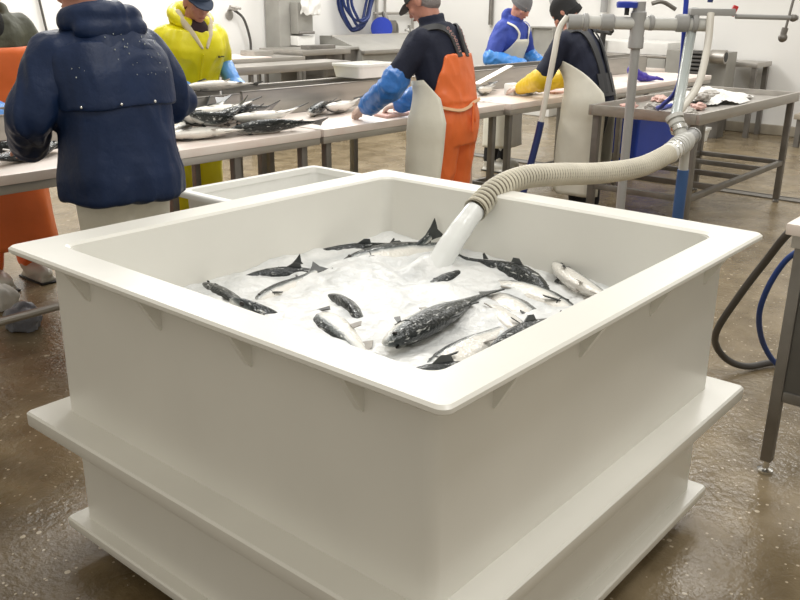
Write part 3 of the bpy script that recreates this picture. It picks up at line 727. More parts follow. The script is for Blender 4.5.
# ------------------------------------------------------------------ people
RINGS = [(0.80, .155, .115), (0.88, .172, .125), (0.95, .178, .125), (1.03, .168, .115), (1.12, .158, .11), (1.22, .168, .118), (1.32, .182, .125), (1.40, .182, .115), (1.455, .150, .092), (1.50, .085, .072), (1.54, .062, .064)]
class Person:
    def __init__(s, st, face, label, lean=0.15, height=1.75, group=None):
        s.root = thing('person', label, 'person', W(*st, 0), YAW+face, group)
        s.k = height/1.75; s.lean = lean; s.root.scale = (s.k,)*3
        s.parts = []
    def spine(s, z):
        if z <= 0.95: return 0.0, z, 0.0
        q = min(1, (z-0.95)/0.42); a = s.lean*q
        h = z-0.95; b = s.lean*(0.35+0.65*q)
        return h*math.sin(b), 0.95+h*math.cos(b), a
    def dims(s, z):
        if z <= RINGS[0][0]: return RINGS[0][1:]
        for (z0, a0, b0), (z1, a1, b1) in zip(RINGS, RINGS[1:]):
            if z <= z1:
                q = (z-z0)/(z1-z0); return a0+(a1-a0)*q, b0+(b1-b0)*q
        return RINGS[-1][1:]
    def pt(s, z, ang, off=0.0, flare=0.0):
        """surface point at height z, ang 0 = front, + = to the person's right"""
        y, zz, a = s.spine(z); hw, hd = s.dims(z)
        n = 2.5; sa, ca = math.sin(ang), math.cos(ang)
        rr = (abs(sa/(hw+off+flare))**n + abs(ca/(hd+off+flare))**n)**(-1/n)
        lx, ly = rr*sa, rr*ca
        return Vector((lx, y+ly*math.cos(a), zz-ly*math.sin(a)))
    def torso(s, mb, z0, z1, off=0.0, flare=None, n=14):
        rows = []
        for i in range(n+1):
            z = z0+(z1-z0)*i/n; fl = (flare or 0)*max(0, (1.0-z))
            rows.append([s.pt(z, -2*PI*k/28, off, fl) for k in range(28)])
        mb.loft(rows)
    def shoulder(s, side, dx=0.175, z=1.405):
        y, zz, a = s.spine(z); return Vector((side*dx, y, zz))
    def arms(s, mb, grow=0.0, upto=1.0, start=0.0, sides=(-1, 1), flat=False):
        for sd in sides:
            sh = s.shoulder(sd); el, wr = s.joints[sd]
            el, wr = Vector(el), Vector(wr)
            if start < 0.5:
                mb.limb([sh.lerp(el, start*2), el], [.062+grow-(.016*start*2), .046+grow])
                mb.limb([el, el.lerp(wr, min(1, upto))], [.046+grow, .033+grow*0.9])
            else:
                q = (start-0.5)*2
                mb.limb([el.lerp(wr, q), wr], [.046+grow-(.012*q), .033+grow*0.9])
    def legs(s, mb, grow=0.0, z0=0.09):
        for sd in (-1, 1):
            h = Vector((sd*.09, 0, .88)); kn = Vector((sd*.105, .03, .49)); an = Vector((sd*.115, -.02, .09))
            low = kn.lerp(an, min(1, (0.49-z0)/0.40))
            mb.limb([h, kn, low], [.088+grow, .062+grow, .046+grow])
    def hand(s, mb, sd, grow=0.0):
        el, wr = map(Vector, s.joints[sd]); d, n, curl = s.hands.get(sd, (None, Vector((0, 0, -1)), 0.6))
        d = Vector(d).normalized() if d else (wr-el).normalized()
        n = Vector(n); n = (n-d*n.dot(d)).normalized(); l = d.cross(n)*(1 if sd > 0 else -1)  # l points away from the thumb
        rot = Matrix((d, l, n)).transposed()
        mb.ell(wr+d*0.05, (.055, .043+grow, .018+grow), rot)
        mb.capsule(wr-d*0.03, wr+d*0.03, .030+grow, .030+grow)
        for i, (o, ln) in enumerate(((-.031, .068), (-.0105, .078), (.0105, .074), (.031, .058))):
            p0 = wr+d*0.088+l*o; d1 = d*math.cos(curl*.5)+n*math.sin(curl*.5); p1 = p0+d1*ln*.5
            d2 = d*math.cos(curl*1.3)+n*math.sin(curl*1.3); p2 = p1+d2*ln*.5
            mb.capsule(wr+d*0.05+l*o*.8, p0, .0095+grow, .0095+grow, 8); mb.limb([p0, p1, p2], [.0095+grow, .0085+grow, .0075+grow], 8)
        p0 = wr+d*0.02-l*0.03; p1 = p0+(d*.65-l*.6+n*.35).normalized()*.042; p2 = p1+(d*.9-l*.15+n*.4).normalized()*.032
        mb.limb([p0, p1, p2], [.014+grow, .0105+grow, .009+grow], 8)
    def set_head(s, pitch=0.5, turn=0.0, fwd=0.0):
        y, z, a = s.spine(1.52); s.nk = Vector((0, y, z))
        s.hrot = Matrix.Rotation(turn, 3, 'Z') @ Matrix.Rotation(-pitch, 3, 'X')
        s.hc = s.nk + Vector((0, 0.02+fwd+0.05*math.sin(pitch), 0.125*math.cos(pitch*0.6)))
    def H(s, p): return s.hc + s.hrot @ Vector(p)
    def head(s, mb):
        rt = s.hrot
        mb.ell(s.H((0, -.012, .025)), (.076, .096, .092), rt, 24, 16)
        mb.ell(s.H((0, .022, -.04)), (.060, .070, .075), rt, 24, 16)
        mb.ell(s.H((0, .062, -.088)), (.030, .024, .022), rt)
        mb.ell(s.H((0, .066, -.012)), (.048, .026, .05), rt)
        mb.ell(s.H((0, .078, .028)), (.052, .014, .012), rt)          # brow
        mb.ell(s.H((0, .097, -.018)), (.012, .014, .028), rt); mb.ell(s.H((0, .104, -.032)), (.017, .016, .012), rt)   # nose
        mb.ell(s.H((0, .088, -.062)), (.026, .010, .010), rt)
        for sd in (-1, 1):
            mb.ell(s.H((sd*.078, -.008, -.01)), (.010, .022, .034), rt)
            mb.ell(s.H((sd*.042, .062, -.022)), (.022, .022, .022), rt)
        mb.limb([s.nk+Vector((0, -.015, -.06)), s.H((0, -.02, -.05))], [.062, .056])
    def body(s, m='skin', hands=True):
        b = MB(); s.torso(b, .80, 1.54, -.016); s.arms(b, -.012); s.legs(b, -.012); s.head(b)
        for sd in (-1, 1):
            b.ell((sd*.115, .05, .05), (.045, .125, .042))
            if hands: s.hand(b, sd)
        o = remesh(b, .0068, 3).build('body', m, s.root, 0)
        for p in o.data.polygons: p.use_smooth = True
        for sd in (-1, 1):
            e = MB(); e.ell(s.H((sd*.030, .084, .004)), (.013, .008, .006), s.hrot, 12, 8); e.build('eye', 'eye', s.root)
        e = MB(); e.ell(s.H((0, .098, -.064)), (.022, .006, .0045), s.hrot, 12, 8); e.build('mouth', 'lip', s.root)
        return o
    def cloth(s, name, fn, m, voxel=.011, it=3, wrinkle=.006, wscale=9, seed=1.0, stretch=(1, 1, .55)):
        b = MB(); fn(b); o = remesh(b, voxel, it, wrinkle, wscale, stretch, seed).build(name, m, s.root, 0)
        for p in o.data.polygons: p.use_smooth = True
        return o
    def sheet(s, name, rows, m, th=.004, nang=28, wrinkle=.004, seed=0.0):
        """rows: (z, ang0, ang1, off); below the hips the cloth hangs straight"""
        b = MB(); g = []
        zs = []
        for (z0, a0, b0, o0), (z1, a1, b1, o1) in zip(rows, rows[1:]):
            nn = max(2, int(abs(z1-z0)/.03))
            for i in range(nn): q = i/nn; zs.append((z0+(z1-z0)*q, a0+(a1-a0)*q, b0+(b1-b0)*q, o0+(o1-o0)*q))
        zs.append(rows[-1])
        for z, a0, a1, off in zs:
            row = []
            for i in range(nang+1):
                a = R(a0+(a1-a0)*i/nang)
                if z >= 0.80: p = s.pt(z, a, off)
                else: p = s.pt(0.80, a, off); p.z = z
                q = Vector((p.x*7, p.y*7, p.z*2.2))+Vector((seed, 0, seed))
                dr_ = Vector((p.x, p.y-s.spine(max(z, .8))[0], 0)); dr_ = dr_.normalized() if dr_.length > 1e-5 else Vector((0, 1, 0))
                row.append(b.bm.verts.new(p + dr_*(wrinkle*noise.noise(q)*(1+max(0, .95-z)*3))))
            g.append(row)
        for r0, r1 in zip(g, g[1:]):
            for i in range(nang): b.bm.faces.new((r0[i], r0[i+1], r1[i+1], r1[i]))
        o = b.build(name, m, s.root, 0)
        for p in o.data.polygons: p.use_smooth = True
        md = o.modifiers.new('thick', 'SOLIDIFY'); md.thickness = th; md.offset = 0
        return o
    def strap(s, name, pts, wd, m, th=.004):
        """flat band along body-surface points given as (z, angle deg, off)"""
        P = bez([s.pt(z, R(a), off) for z, a, off in pts], 8); b = MB(); rr = []
        y0 = s.spine(1.2)[0]
        for i, p in enumerate(P):
            t = (P[min(i+1, len(P)-1)]-P[max(i-1, 0)]).normalized()
            nr = Vector((p.x, p.y-s.spine(min(1.5, max(.95, p.z)))[0], 0.15)).normalized(); nr = (nr-t*nr.dot(t)).normalized(); l = t.cross(nr)
            rr.append([p+l*wd/2+nr*th, p-l*wd/2+nr*th, p-l*wd/2-nr*th, p+l*wd/2-nr*th])
        b.loft(rr); return b.build(name, m, s.root, 40)
    def cap(s, m, visor=True, name='cap'):
        b = MB(); prof = []
        nseg = 24; rings_ = []
        for zz, q in ((-.0, 1.02), (.03, 1.01), (.055, .93), (.078, .76), (.093, .5), (.100, .2), (.1015, .02)):
            rings_.append([s.H((.082*q*math.cos(2*PI*k/nseg), -.012+.103*q*math.sin(2*PI*k/nseg), .030+zz)) for k in range(nseg)])
        b.loft(rings_)
        if visor:
            top, bot = [], []
            for k in range(13):
                a = R(20+140*k/12); top.append((.082*math.cos(a), -.012+.103*math.sin(a)))
            out = [(x*1.02, y+.072*math.sin(R(20+140*k/12))**0.7) for k, (x, y) in enumerate(top)]
            poly = top+list(reversed(out))
            def zf(p): return .036-.30*max(0, p[1]-.085)-1.6*p[0]*p[0]
            b.loft([[s.H((x, y, zf((x, y)))) for x, y in poly], [s.H((x, y, zf((x, y))+.007)) for x, y in poly]])
        return b.build(name, m, s.root, 40)
    def beanie(s, m, low=-.02):
        b = MB(); nseg = 24; rings_ = []
        for zz, q in ((low, 1.06), (low+.035, 1.09), (low+.04, 1.04), (.05, 1.02), (.085, .88), (.11, .62), (.124, .3), (.127, .02)):
            rings_.append([s.H((.083*q*math.cos(2*PI*k/nseg), -.016+.104*q*math.sin(2*PI*k/nseg), .005+zz)) for k in range(nseg)])
        b.loft(rings_); return b.build('beanie', m, s.root, 40)
    def hair(s, m):
        b = MB(); b.ell(s.H((0, -.026, .026)), (.081, .092, .096), s.hrot); b.ell(s.H((0, -.05, -.035)), (.068, .058, .06), s.hrot)
        return remesh(b, .009, 2, .002, 60).build('hair', m, s.root, 0)
    def boots(s, m='boot', top=.34):
        for sd in (-1, 1):
            b = MB(); b.limb([(sd*.114, -.018, .09), (sd*.108, 0.0, top)], [.062, .078]); b.ell((sd*.118, .05, .055), (.056, .145, .052)); b.boxb(sd*.118-.05, sd*.118+.05, -.075, .18, .003, .025)
            o = remesh(b, .011, 3).build('boot', m, s.root, 0)
            for p in o.data.polygons: p.use_smooth = True
            b = MB(); b.boxb(sd*.118-.055, sd*.118+.055, -.082, .195, .001, .012, .004); b.build('sole', 'dark', o)

# --- man in the navy raincoat, seen from behind
p = Person((1.95, 3.13), 0.0, 'man in a navy hooded raincoat seen from behind at the left of the tub', 0.16, 1.80)
p.joints = {-1: ((-.315, .08, 1.19), (-.20, .33, 1.04)), 1: ((.345, .09, 1.19), (.17, .34, 1.03))}
p.hands = {-1: ((.3, 1, -.2), (0, 0, -1), .7), 1: ((-.3, 1, -.2), (0, 0, -1), .7)}
p.set_head(0.75, 0.15, 0.03); p.body()
def coat(b):
    p.torso(b, .855, 1.50, .060, .07); p.arms(b, .040, .95)
    for sd in (-1, 1): b.capsule(p.shoulder(sd, .10, 1.43), p.shoulder(sd, .185, 1.40), .085, .09)
    b.ell(p.pt(1.46, PI, -.03), (.14, .09, .06))
coat_o = p.cloth('raincoat', coat, 'navy', .012, 4, .016, 6.0, 3.0, (1.2, 1.2, .4))
def hood(b):
    y, z, a = p.spine(1.50)
    for i in range(19):
        q = -140+280*i/18; qq = R(q)
        c0 = Vector((.115*math.sin(qq), y-.035-.065*math.cos(qq), z+.03+.02*math.cos(qq)))
        q2 = -140+280*(i+1)/18; qq2 = R(q2)
        c1 = Vector((.115*math.sin(qq2), y-.035-.065*math.cos(qq2), z+.03+.02*math.cos(qq2)))
        b.capsule(c0, c1, .052, .052, 10)
    b.ell((0, y-.105, z+.0), (.155, .06, .062)); b.ell((0, y-.10, z+.055), (.125, .055, .05))
p.cloth('hood', hood, 'navy', .010, 3, .007, 11, 5.0)
def cape(b):   # storm flap across the back
    rows = []
    for i in range(9):
        z = 1.20+.24*i/8
        out = [p.pt(z, R(180-80+160*k/16), .080-.020*(i/8)**2, 0) for k in range(17)]
        inn = [p.pt(z, R(180-80+160*k/16), .045, 0) for k in range(17)]
        rows.append(out+list(reversed(inn)))
    b.loft(rows)
p.cloth('storm_flap', cape, 'navy', .009, 2, .006, 6.5, 3.0)
rd = random.Random(11); b = MB()
for i in range(42):   # water drops beaded on the upper back
    a = R(180+rd.uniform(-50, 60)); z = rd.choice((1.33, 1.36, 1.40, 1.44))+rd.uniform(-.025, .025)
    q = rd.uniform(.0012, .0026); b.ell(p.pt(z, a, .072 if z < 1.42 else .07), (q, q, q*1.4), u=6, v=4)
b.build('water_drops', 'clear', p.root)['kind'] = 'stuff'
for a in (-17, 22, 56):
    b = MB(); c = p.pt(1.215, R(180+a), .088); b.ell(c, (.006, .005, .006), u=10, v=6); b.build('snap', 'chrome', p.root)
def trousers(b): p.torso(b, .76, 1.0, .0); p.legs(b, .018, .12)
p.cloth('trousers', trousers, 'cream_trouser', .012, 3, .007, 9, 1.0)
p.boots(); p.hair('hair')

# --- man in orange bibs and blue sleeves
p = Person((4.36, 3.28), 0.10, 'man in a navy sweater and orange bib trousers working at the line', 0.24, 1.78)
p.joints = {-1: ((-.31, .22, 1.14), (-.235, .44, 1.01)), 1: ((.27, .20, 1.13), (.10, .42, 1.0))}
p.hands = {-1: ((.25, 1, -.35), (0, 0, -1), .8), 1: ((-.35, 1, -.35), (0, 0, -1), .7)}
p.set_head(0.62, 0.12, 0.03); p.body()
def sweater(b):
    p.torso(b, .98, 1.50, .026); p.arms(b, .020, .25)
    for sd in (-1, 1): b.capsule(p.shoulder(sd, .08, 1.44), p.shoulder(sd, .175, 1.405), .06, .08)
    y, z, a = p.spine(1.51); b.tube([(0, y-.005, z-.03), (0, y+.015, z+.045)], .077, 18)
p.cloth('sweater', sweater, 'navycloth', .010, 3, .007, 9, 2.0)
for sd in (-1, 1):
    p.cloth('plastic_sleeve', lambda b: p.arms(b, .034, 1.0, .40, (sd,)), 'bluesleeve', .009, 2, .008, 13, 4.0, (1, 1, 1))
    p.cloth('glove', lambda b: p.hand(b, sd, .002), 'paleglove', .006, 1, 0)
def bibs(b):
    p.torso(b, .80, 1.08, .034); p.legs(b, .044, .10)
    rows = []
    for i in range(11):
        z = 1.05+.26*i/10; wd = 92-44*i/10
        rows.append([p.pt(z, R(180-wd+2*wd*k/20), .042) for k in range(21)] + [p.pt(z, R(180+wd-2*wd*k/20), .018) for k in range(21)])
    b.loft(rows)
p.cloth('bib_trousers', bibs, 'orange', .010, 3, .007, 8, 6.0)
for sd in (-1, 1):
    st = p.strap('suspender', [(1.29, 180-sd*14, .044), (1.36, 180-sd*16, .042), (1.43, 180-sd*24, .044), (1.475, 180-sd*52, .040), (1.465, 180-sd*100, .035), (1.40, 180-sd*150, .035)], .042, 'strapgrey', .004)
    # lettering woven down the strap
    word = 'GRUNDENS'
    for i, ch in enumerate(word):
        z = 1.455-.017*i if sd > 0 else 1.455-.017*i
        zz = 1.455-.0195*i
        ang = R(180-sd*(26-10*min(1, i/4)))
        c = p.pt(zz, ang, .054); nr = (p.pt(zz, ang, .09)-c).normalized()
        cu = bpy.data.curves.new('t', 'FONT'); cu.body = ch; cu.size = .026; cu.extrude = .0008; cu.align_x = 'CENTER'; cu.align_y = 'CENTER'
        to = bpy.data.objects.new('t', cu); COL.objects.link(to)
        dg = bpy.context.evaluated_depsgraph_get(); dg.update()
        me = bpy.data.meshes.new_from_object(to.evaluated_get(dg)); bpy.data.objects.remove(to)
        me.materials.clear(); me.materials.append(M['lettering'])
        lo = bpy.data.objects.new('letter', me); COL.objects.link(lo); lo.parent = p.root
        up_ = (p.pt(zz+.02, ang, .054)-c).normalized(); xa = up_  # text runs down the strap: its x axis points down
        xa = -up_; za = nr; ya = za.cross(xa).normalized(); xa = ya.cross(za).normalized()
        lo.matrix_local = Matrix(((xa.x, ya.x, za.x, c.x), (xa.y, ya.y, za.y, c.y), (xa.z, ya.z, za.z, c.z), (0, 0, 0, 1)))
p.sheet('apron', [(1.19, -88, 40, .052), (1.08, -112, 60, .065), (.95, -118, 80, .085), (.80, -116, 95, .105), (.30, -106, 95, .13)], 'white_apron', .004, 30, .012, 2.0)
p.strap('apron_cord', [(1.03, -112, .062), (1.01, -140, .052), (1.02, -165, .052), (1.04, -185, .052), (1.05, -215, .052), (1.05, -240, .06)], .018, 'cord', .005)
b = MB(); c = p.pt(1.035, R(178), .06); b.limb([c, c+Vector((.012, -.01, -.10))], [.009, .007]); b.limb([c, c+Vector((-.02, -.012, -.16))], [.009, .007]); b.build('cord_end', 'orange', p.root)
p.cap('darkcap'); p.hair('greyhair'); p.boots('dark')

# --- man with yellow gauntlets and the white apron
p = Person((6.22, 3.30), 0.02, 'man in a black beanie with yellow gauntlets and a long white apron', 0.40, 1.74)
p.joints = {-1: ((-.27, .30, 1.10), (-.12, .57, 1.0)), 1: ((.27, .30, 1.10), (.12, .55, 1.0))}
p.hands = {-1: ((.25, 1, -.15), (0, 0, -1), .8), 1: ((-.25, 1, -.2), (0, 0, -1), .7)}
p.set_head(0.8, 0.25, 0.01); p.body()
def hoodie(b):
    p.torso(b, .92, 1.50, .032); p.arms(b, .024, .15)
    for sd in (-1, 1): b.capsule(p.shoulder(sd, .08, 1.44), p.shoulder(sd, .175, 1.405), .065, .085)
    y, z, a = p.spine(1.50); b.ell((0, y-.05, z), (.10, .07, .06))
p.cloth('hoodie', hoodie, 'navycloth', .010, 3, .008, 9, 8.0)
for sd in (-1, 1):
    el, wr = map(Vector, p.joints[sd])
    p.cloth('gauntlet', lambda b: b.limb([el.lerp(wr, .02), wr], [.088, .052]), 'yellowglove', .009, 2, .006, 13, 1.0)
    p.cloth('glove', lambda b: p.hand(b, sd, .002), 'paleglove', .006, 1, 0)
for sd in (-1, 1):
    p.strap('back_strap', [(1.0, 180-sd*22, .045), (1.15, 180-sd*20, .045), (1.32, 180-sd*24, .045), (1.43, 180-sd*32, .048), (1.475, 180-sd*60, .046), (1.44, 180-sd*120, .045), (1.30, 180-sd*150, .045)], .055, 'strapgrey', .006)
b = MB(); b.loft([[p.pt(z, R(180-40+80*k/14), .050) for k in range(15)]+[p.pt(z, R(180+40-80*k/14), .035) for k in range(15)] for z in (.98, 1.03, 1.08, 1.13)]); b.build('back_panel', 'strapgrey', p.root, 40)
def tr(b): p.torso(b, .78, 1.0, .012); p.legs(b, .025, .12)
p.cloth('trousers', tr, 'black', .012, 3, .006, 9, 3.0)
p.sheet('apron', [(1.30, -70, 70, .048), (1.16, -108, 104, .052), (1.0, -146, 118, .062), (.80, -148, 118, .085), (.22, -142, 112, .11)], 'white_apron', .004, 36, .014, 5.0)
p.beanie('black', -.075); p.boots()

# --- man in the yellow raincoat on the far side
p = Person((3.66, 5.0), PI-0.12, 'man in a yellow raincoat and navy cap facing the camera across the line', 0.26, 1.76)
p.joints = {-1: ((-.31, .12, 1.13), (-.16, .36, 1.12)), 1: ((.31, .12, 1.13), (.13, .36, 1.09))}
p.joints = {-1: ((-.285, .0, 1.235), (-.265, .17, 1.13)), 1: ((.29, .08, 1.17), (.13, .32, 1.07))}
p.hands = {-1: ((.1, 1, -.3), (0, 0, -1), .7), 1: ((-.2, 1, -.3), (0, 0, -1), .7)}
p.set_head(0.42, -0.12, 0.03); p.body()
def ycoat(b):
    p.torso(b, .72, 1.49, .050, .06); p.arms(b, .034, .22)
    for sd in (-1, 1): b.capsule(p.shoulder(sd, .09, 1.43), p.shoulder(sd, .18, 1.40), .075, .088)
p.cloth('raincoat', ycoat, 'yellow', .011, 3, .008, 8, 2.0)
def yh(b):
    y, z, a = p.spine(1.50)
    for i in range(18):
        q0_, q1_ = R(-150+300*i/18), R(-150+300*(i+1)/18)
        f = lambda q: Vector((.122*math.sin(q), y-.02-.085*math.cos(q), z+.055+.055*math.cos(q)))
        b.capsule(f(q0_), f(q1_), .036, .036, 10)
    b.ell((0, y-.09, z+.04), (.12, .05, .09))
p.cloth('hood', yh, 'yellow', .009, 2, .005, 11, 3.0)
def lin(b):
    y, z, a = p.spine(1.50)
    for sd in (-1, 1): b.limb([(sd*.098, y+.0, z+.075), (sd*.095, y+.055, z+.02), (sd*.06, y+.108, z-.06), (sd*.018, y+.14, z-.14)], [.022, .024, .020, .010])
p.cloth('hood_lining', lin, 'lining', .007, 2, 0)
def shirt(b):
    y, z, a = p.spine(1.50); b.ell((0, y+.065, z-.03), (.075, .055, .07)); b.tube([(0, y+.01, z-.02), (0, y+.03, z+.04)], .074, 16)
p.cloth('shirt', shirt, 'darkshirt', .008, 2, .002)
b = MB(); b.tube([p.pt(z, R(3), .060) for z in (1.36, 1.25, 1.1, .95, .85)], .006, 8); b.build('zip_placket', 'yellow', p.root)
b = MB()
for i, (dx, dz) in enumerate(((-.012, 0), (0, .004), (.012, .002))):
    c = p.pt(1.33+dz, R(-40+dx*320), .063); b.ell(c, (.009, .004, .0035), u=8, v=6)
b.ell(p.pt(1.335, R(-32), .064), (.006, .004, .008), u=8, v=6); b.build('chest_mark', 'navycloth', p.root)
def g(b):
    el, wr = map(Vector, p.joints[sd]); b.limb([el.lerp(wr, .30), wr], [.066, .050]); p.hand(b, sd, .005)
for sd in (-1, 1): p.cloth('glove', g, 'blueglove', .007, 1, .003, 20)
def tr(b): p.torso(b, .76, 1.0, .018); p.legs(b, .045, .10)
p.cloth('trousers', tr, 'yellow', .012, 3, .007, 8, 5.0)
p.cap('navycap'); p.hair('hair'); p.boots('dark')

# --- man in royal blue with a grey beanie, far side
p = Person((7.50, 5.0), PI-0.02, 'man in royal blue with a grey beanie and white bib apron behind the line', 0.22, 1.74)
p.joints = {-1: ((-.33, .10, 1.14), (-.17, .35, 1.08)), 1: ((.33, .10, 1.14), (.17, .35, 1.08))}
p.hands = {-1: ((.3, 1, -.2), (0, 0, -1), .7), 1: ((-.3, 1, -.2), (0, 0, -1), .7)}
p.set_head(0.6, -0.05, 0.03); p.body()
def bl(b):
    p.torso(b, .85, 1.50, .034); p.arms(b, .028, .2)
    for sd in (-1, 1): b.capsule(p.shoulder(sd, .08, 1.44), p.shoulder(sd, .178, 1.405), .065, .085)
    y, z, a = p.spine(1.50); b.ell((0, y-.06, z+.04), (.10, .06, .08)); b.tube([(0, y, z-.02), (0, y+.02, z+.045)], .082, 16)
p.cloth('hoodie', bl, 'royal', .010, 3, .008, 9, 2.0)
for sd in (-1, 1):
    p.cloth('plastic_sleeve', lambda b: p.arms(b, .036, 1.0, .46, (sd,)), 'lightsleeve', .010, 2, .008, 12, 3.0, (1, 1, 1))
    p.cloth('glove', lambda b: p.hand(b, sd, .003), 'lightsleeve', .007, 1, 0)
p.sheet('apron', [(1.36, -34, 34, .045), (1.26, -50, 50, .048), (1.10, -86, 86, .052), (.95, -100, 100, .060), (.78, -100, 100, .075), (.26, -95, 95, .10)], 'white_apron', .004, 30, .010, 4.0)
for sd in (-1, 1): p.strap('neck_strap', [(1.36, sd*28, .045), (1.42, sd*30, .048), (1.47, sd*48, .050), (1.49, sd*80, .05)], .022, 'white_apron', .004)
def tr(b): p.torso(b, .78, 1.0, .014); p.legs(b, .022, .12)
p.cloth('trousers', tr, 'black', .012, 3, .006, 9, 3.0)
p.beanie('greyknit', -.01); p.boots()

# --- man in the olive jacket at the far left
p = Person((2.33, 5.04), PI, 'man in an olive jacket and orange bib apron at the left edge', 0.16, 1.84)
p.joints = {-1: ((-.31, .10, 1.15), (-.18, .34, 1.07)), 1: ((.31, .10, 1.15), (.17, .34, 1.07))}
p.hands = {-1: ((.2, 1, -.2), (0, 0, -1), .7), 1: ((-.2, 1, -.2), (0, 0, -1), .7)}
p.set_head(0.55, 0.1, 0.02); p.body()
def oj(b):
    p.torso(b, .86, 1.50, .036); p.arms(b, .030, .75)
    for sd in (-1, 1): b.capsule(p.shoulder(sd, .08, 1.44), p.shoulder(sd, .18, 1.405), .068, .088)
    y, z, a = p.spine(1.50)
    for sd in (-1, 1): b.limb([(sd*.06, y-.06, z+.03), (sd*.085, y+.02, z+.02), (sd*.06, y+.10, z-.05)], [.03, .03, .02])
p.cloth('jacket', oj, 'olive', .010, 3, .009, 9, 5.0)
def sh(b):
    y, z, a = p.spine(1.50); b.ell((0, y+.08, z-.07), (.055, .055, .10))
p.cloth('shirt', sh, 'black', .008, 2, .002)
p.sheet('bib_apron', [(1.35, -52, 52, .048), (1.22, -64, 64, .052), (1.08, -92, 92, .056), (.95, -104, 104, .062), (.78, -104, 104, .078), (.24, -100, 100, .10)], 'orange', .005, 30, .012, 3.0)
b = MB(); b.ell(p.pt(1.28, R(-42), .058), (.014, .004, .005), u=8, v=6); b.ell(p.pt(1.285, R(-36), .058), (.01, .004, .004), u=8, v=6); b.build('chest_mark', 'navycloth', p.root)
def g(b):
    el, wr = map(Vector, p.joints[sd]); b.limb([el.lerp(wr, .55), wr], [.058, .042]); p.hand(b, sd, .003)
for sd in (-1, 1): p.cloth('glove', g, 'blueglove', .007, 1, .003, 20)
def tr(b): p.torso(b, .78, 1.0, .014); p.legs(b, .025, .12)
p.cloth('trousers', tr, 'orange', .012, 3, .006, 9, 3.0)
p.hair('hair'); p.boots('boot', .36)

# ------------------------------------------------------------------ fish on the line
GF = 'salmon piled on the left processing table'
def linefish(kind, s, t, z, ang, roll, label, group=GF, pitch=0, size=1.0):
    return salmon(kind, W(s, t, z), ang+YD, roll, label, group, pitch, size)
linefish('s', 3.33, 3.74, 0.975, 165, -58, 'dark-backed salmon at the front edge of the left table pile', size=0.95)
linefish('m', 3.38, 3.86, 1.005, -172, 108, 'white-bellied salmon just behind the dark one at the front of the pile')
linefish('s', 3.30, 3.98, 1.03, -165, -45, 'dark-backed salmon in the middle of the table pile')
linefish('m', 3.20, 4.14, 0.99, -157, 110, 'pale salmon at the back of the table pile')
linefish('l', 3.02, 3.98, 1.02, -152, 100, 'pale salmon topping the left part of the table pile')
linefish('s', 2.92, 3.84, 0.967, 165, 95, 'silver salmon lying flat at the left front of the table pile', size=0.8)
linefish('r', 3.08, 4.20, 0.985, -160, -40, 'dark salmon half covered at the back left of the table pile')
linefish('m', 3.24, 4.08, 1.035, -165, 104, 'pale salmon crowning the middle of the table pile')
linefish('s', 2.86, 4.02, 0.972, -150, 100, 'pale salmon at the left end of the pile, close to the navy raincoat')
linefish('r', 3.05, 3.86, 1.03, -168, -50, 'dark salmon draped over the left front of the table pile', size=0.85)
linefish('s', 3.44, 4.24, 0.975, -160, 80, 'dark-finned salmon against the steel trough behind the pile', size=0.9)
linefish('s', 2.0, 4.05, 0.97, 160, -70, 'silver salmon left of the navy raincoat on the table', 'salmon at the left end of the line')
linefish('m', 1.92, 3.90, 0.962, 20, 95, 'dark edged salmon in front of the silver one at the far left', 'salmon at the left end of the line', size=0.85)
linefish('s', 4.12, 4.17, 0.977, -150, -50, 'dark reddish salmon standing by the trough left of the blue sleeve', 'salmon near the orange bibs', size=0.9)
linefish('m', 4.32, 4.15, 0.969, -160, 108, 'pale salmon just left of the blue-sleeved hand', 'salmon near the orange bibs', size=0.95)
linefish('s', 3.52, 4.46, 1.135, 168, 112, 'pale salmon lying across the steel trough rim by the yellow raincoat', 'salmon on the trough', size=0.85)
linefish('s', 6.50, 4.14, 0.972, -166, -50, 'dark salmon by the trough in front of the royal blue man', 'salmon near the yellow gauntlets', size=0.8)
linefish('m', 6.02, 4.16, 0.968, -158, 100, 'silver salmon right behind the orange bibs on the far table', 'salmon near the yellow gauntlets', size=0.9)
linefish('m', 6.28, 3.88, 0.964, -165, 95, 'pale salmon in front of the yellow gauntlets', 'salmon near the yellow gauntlets', size=0.75)
def slab(name, mt, pts, z0, z1, label, cat, group=None):
    b = MB(); b.prism(pts, 'z', z0, z1); o = b.build(name, mt, smooth=30)
    md = o.modifiers.new('b', 'BEVEL'); md.width = .006; md.segments = 2
    return tag(place(o, (0, 0, 0)), label, cat, group)
slab('fish_fillet', 'fillet', [(4.26, 3.70), (4.62, 3.74), (4.72, 3.80), (4.60, 3.88), (4.30, 3.86)], .931, .95, 'pink salmon fillet under the blue-sleeved hand', 'fillet', 'fillets on the line')
slab('fish_fillet', 'fillet', [(4.72, 3.83), (5.02, 3.80), (5.16, 3.86), (5.0, 3.92), (4.76, 3.91)], .931, .948, 'pink salmon fillet against the white apron of the man in orange', 'fillet', 'fillets on the line')
slab('fish_fillet', 'fillet', [(6.42, 3.74), (6.68, 3.72), (6.76, 3.78), (6.60, 3.84), (6.44, 3.82)], .931, .95, 'pink salmon fillet beside the yellow gauntlets', 'fillet', 'fillets on the line')
b = MB(); b.boxb(-.07, .07, -.05, .05, 0, .09, .012); tag(place(b.build('white_tray', 'bin'), W(6.16, 3.98, .931)), 'small white plastic tub on the table in front of the royal blue man', 'tub')
b = MB(); b.boxb(-.09, .09, -.06, .06, 0, .05, .012); tag(place(b.build('white_tray', 'rag'), W(6.72, 4.0, .931), YAW+.3), 'flat white tray next to the dark salmon by the trough', 'tray')
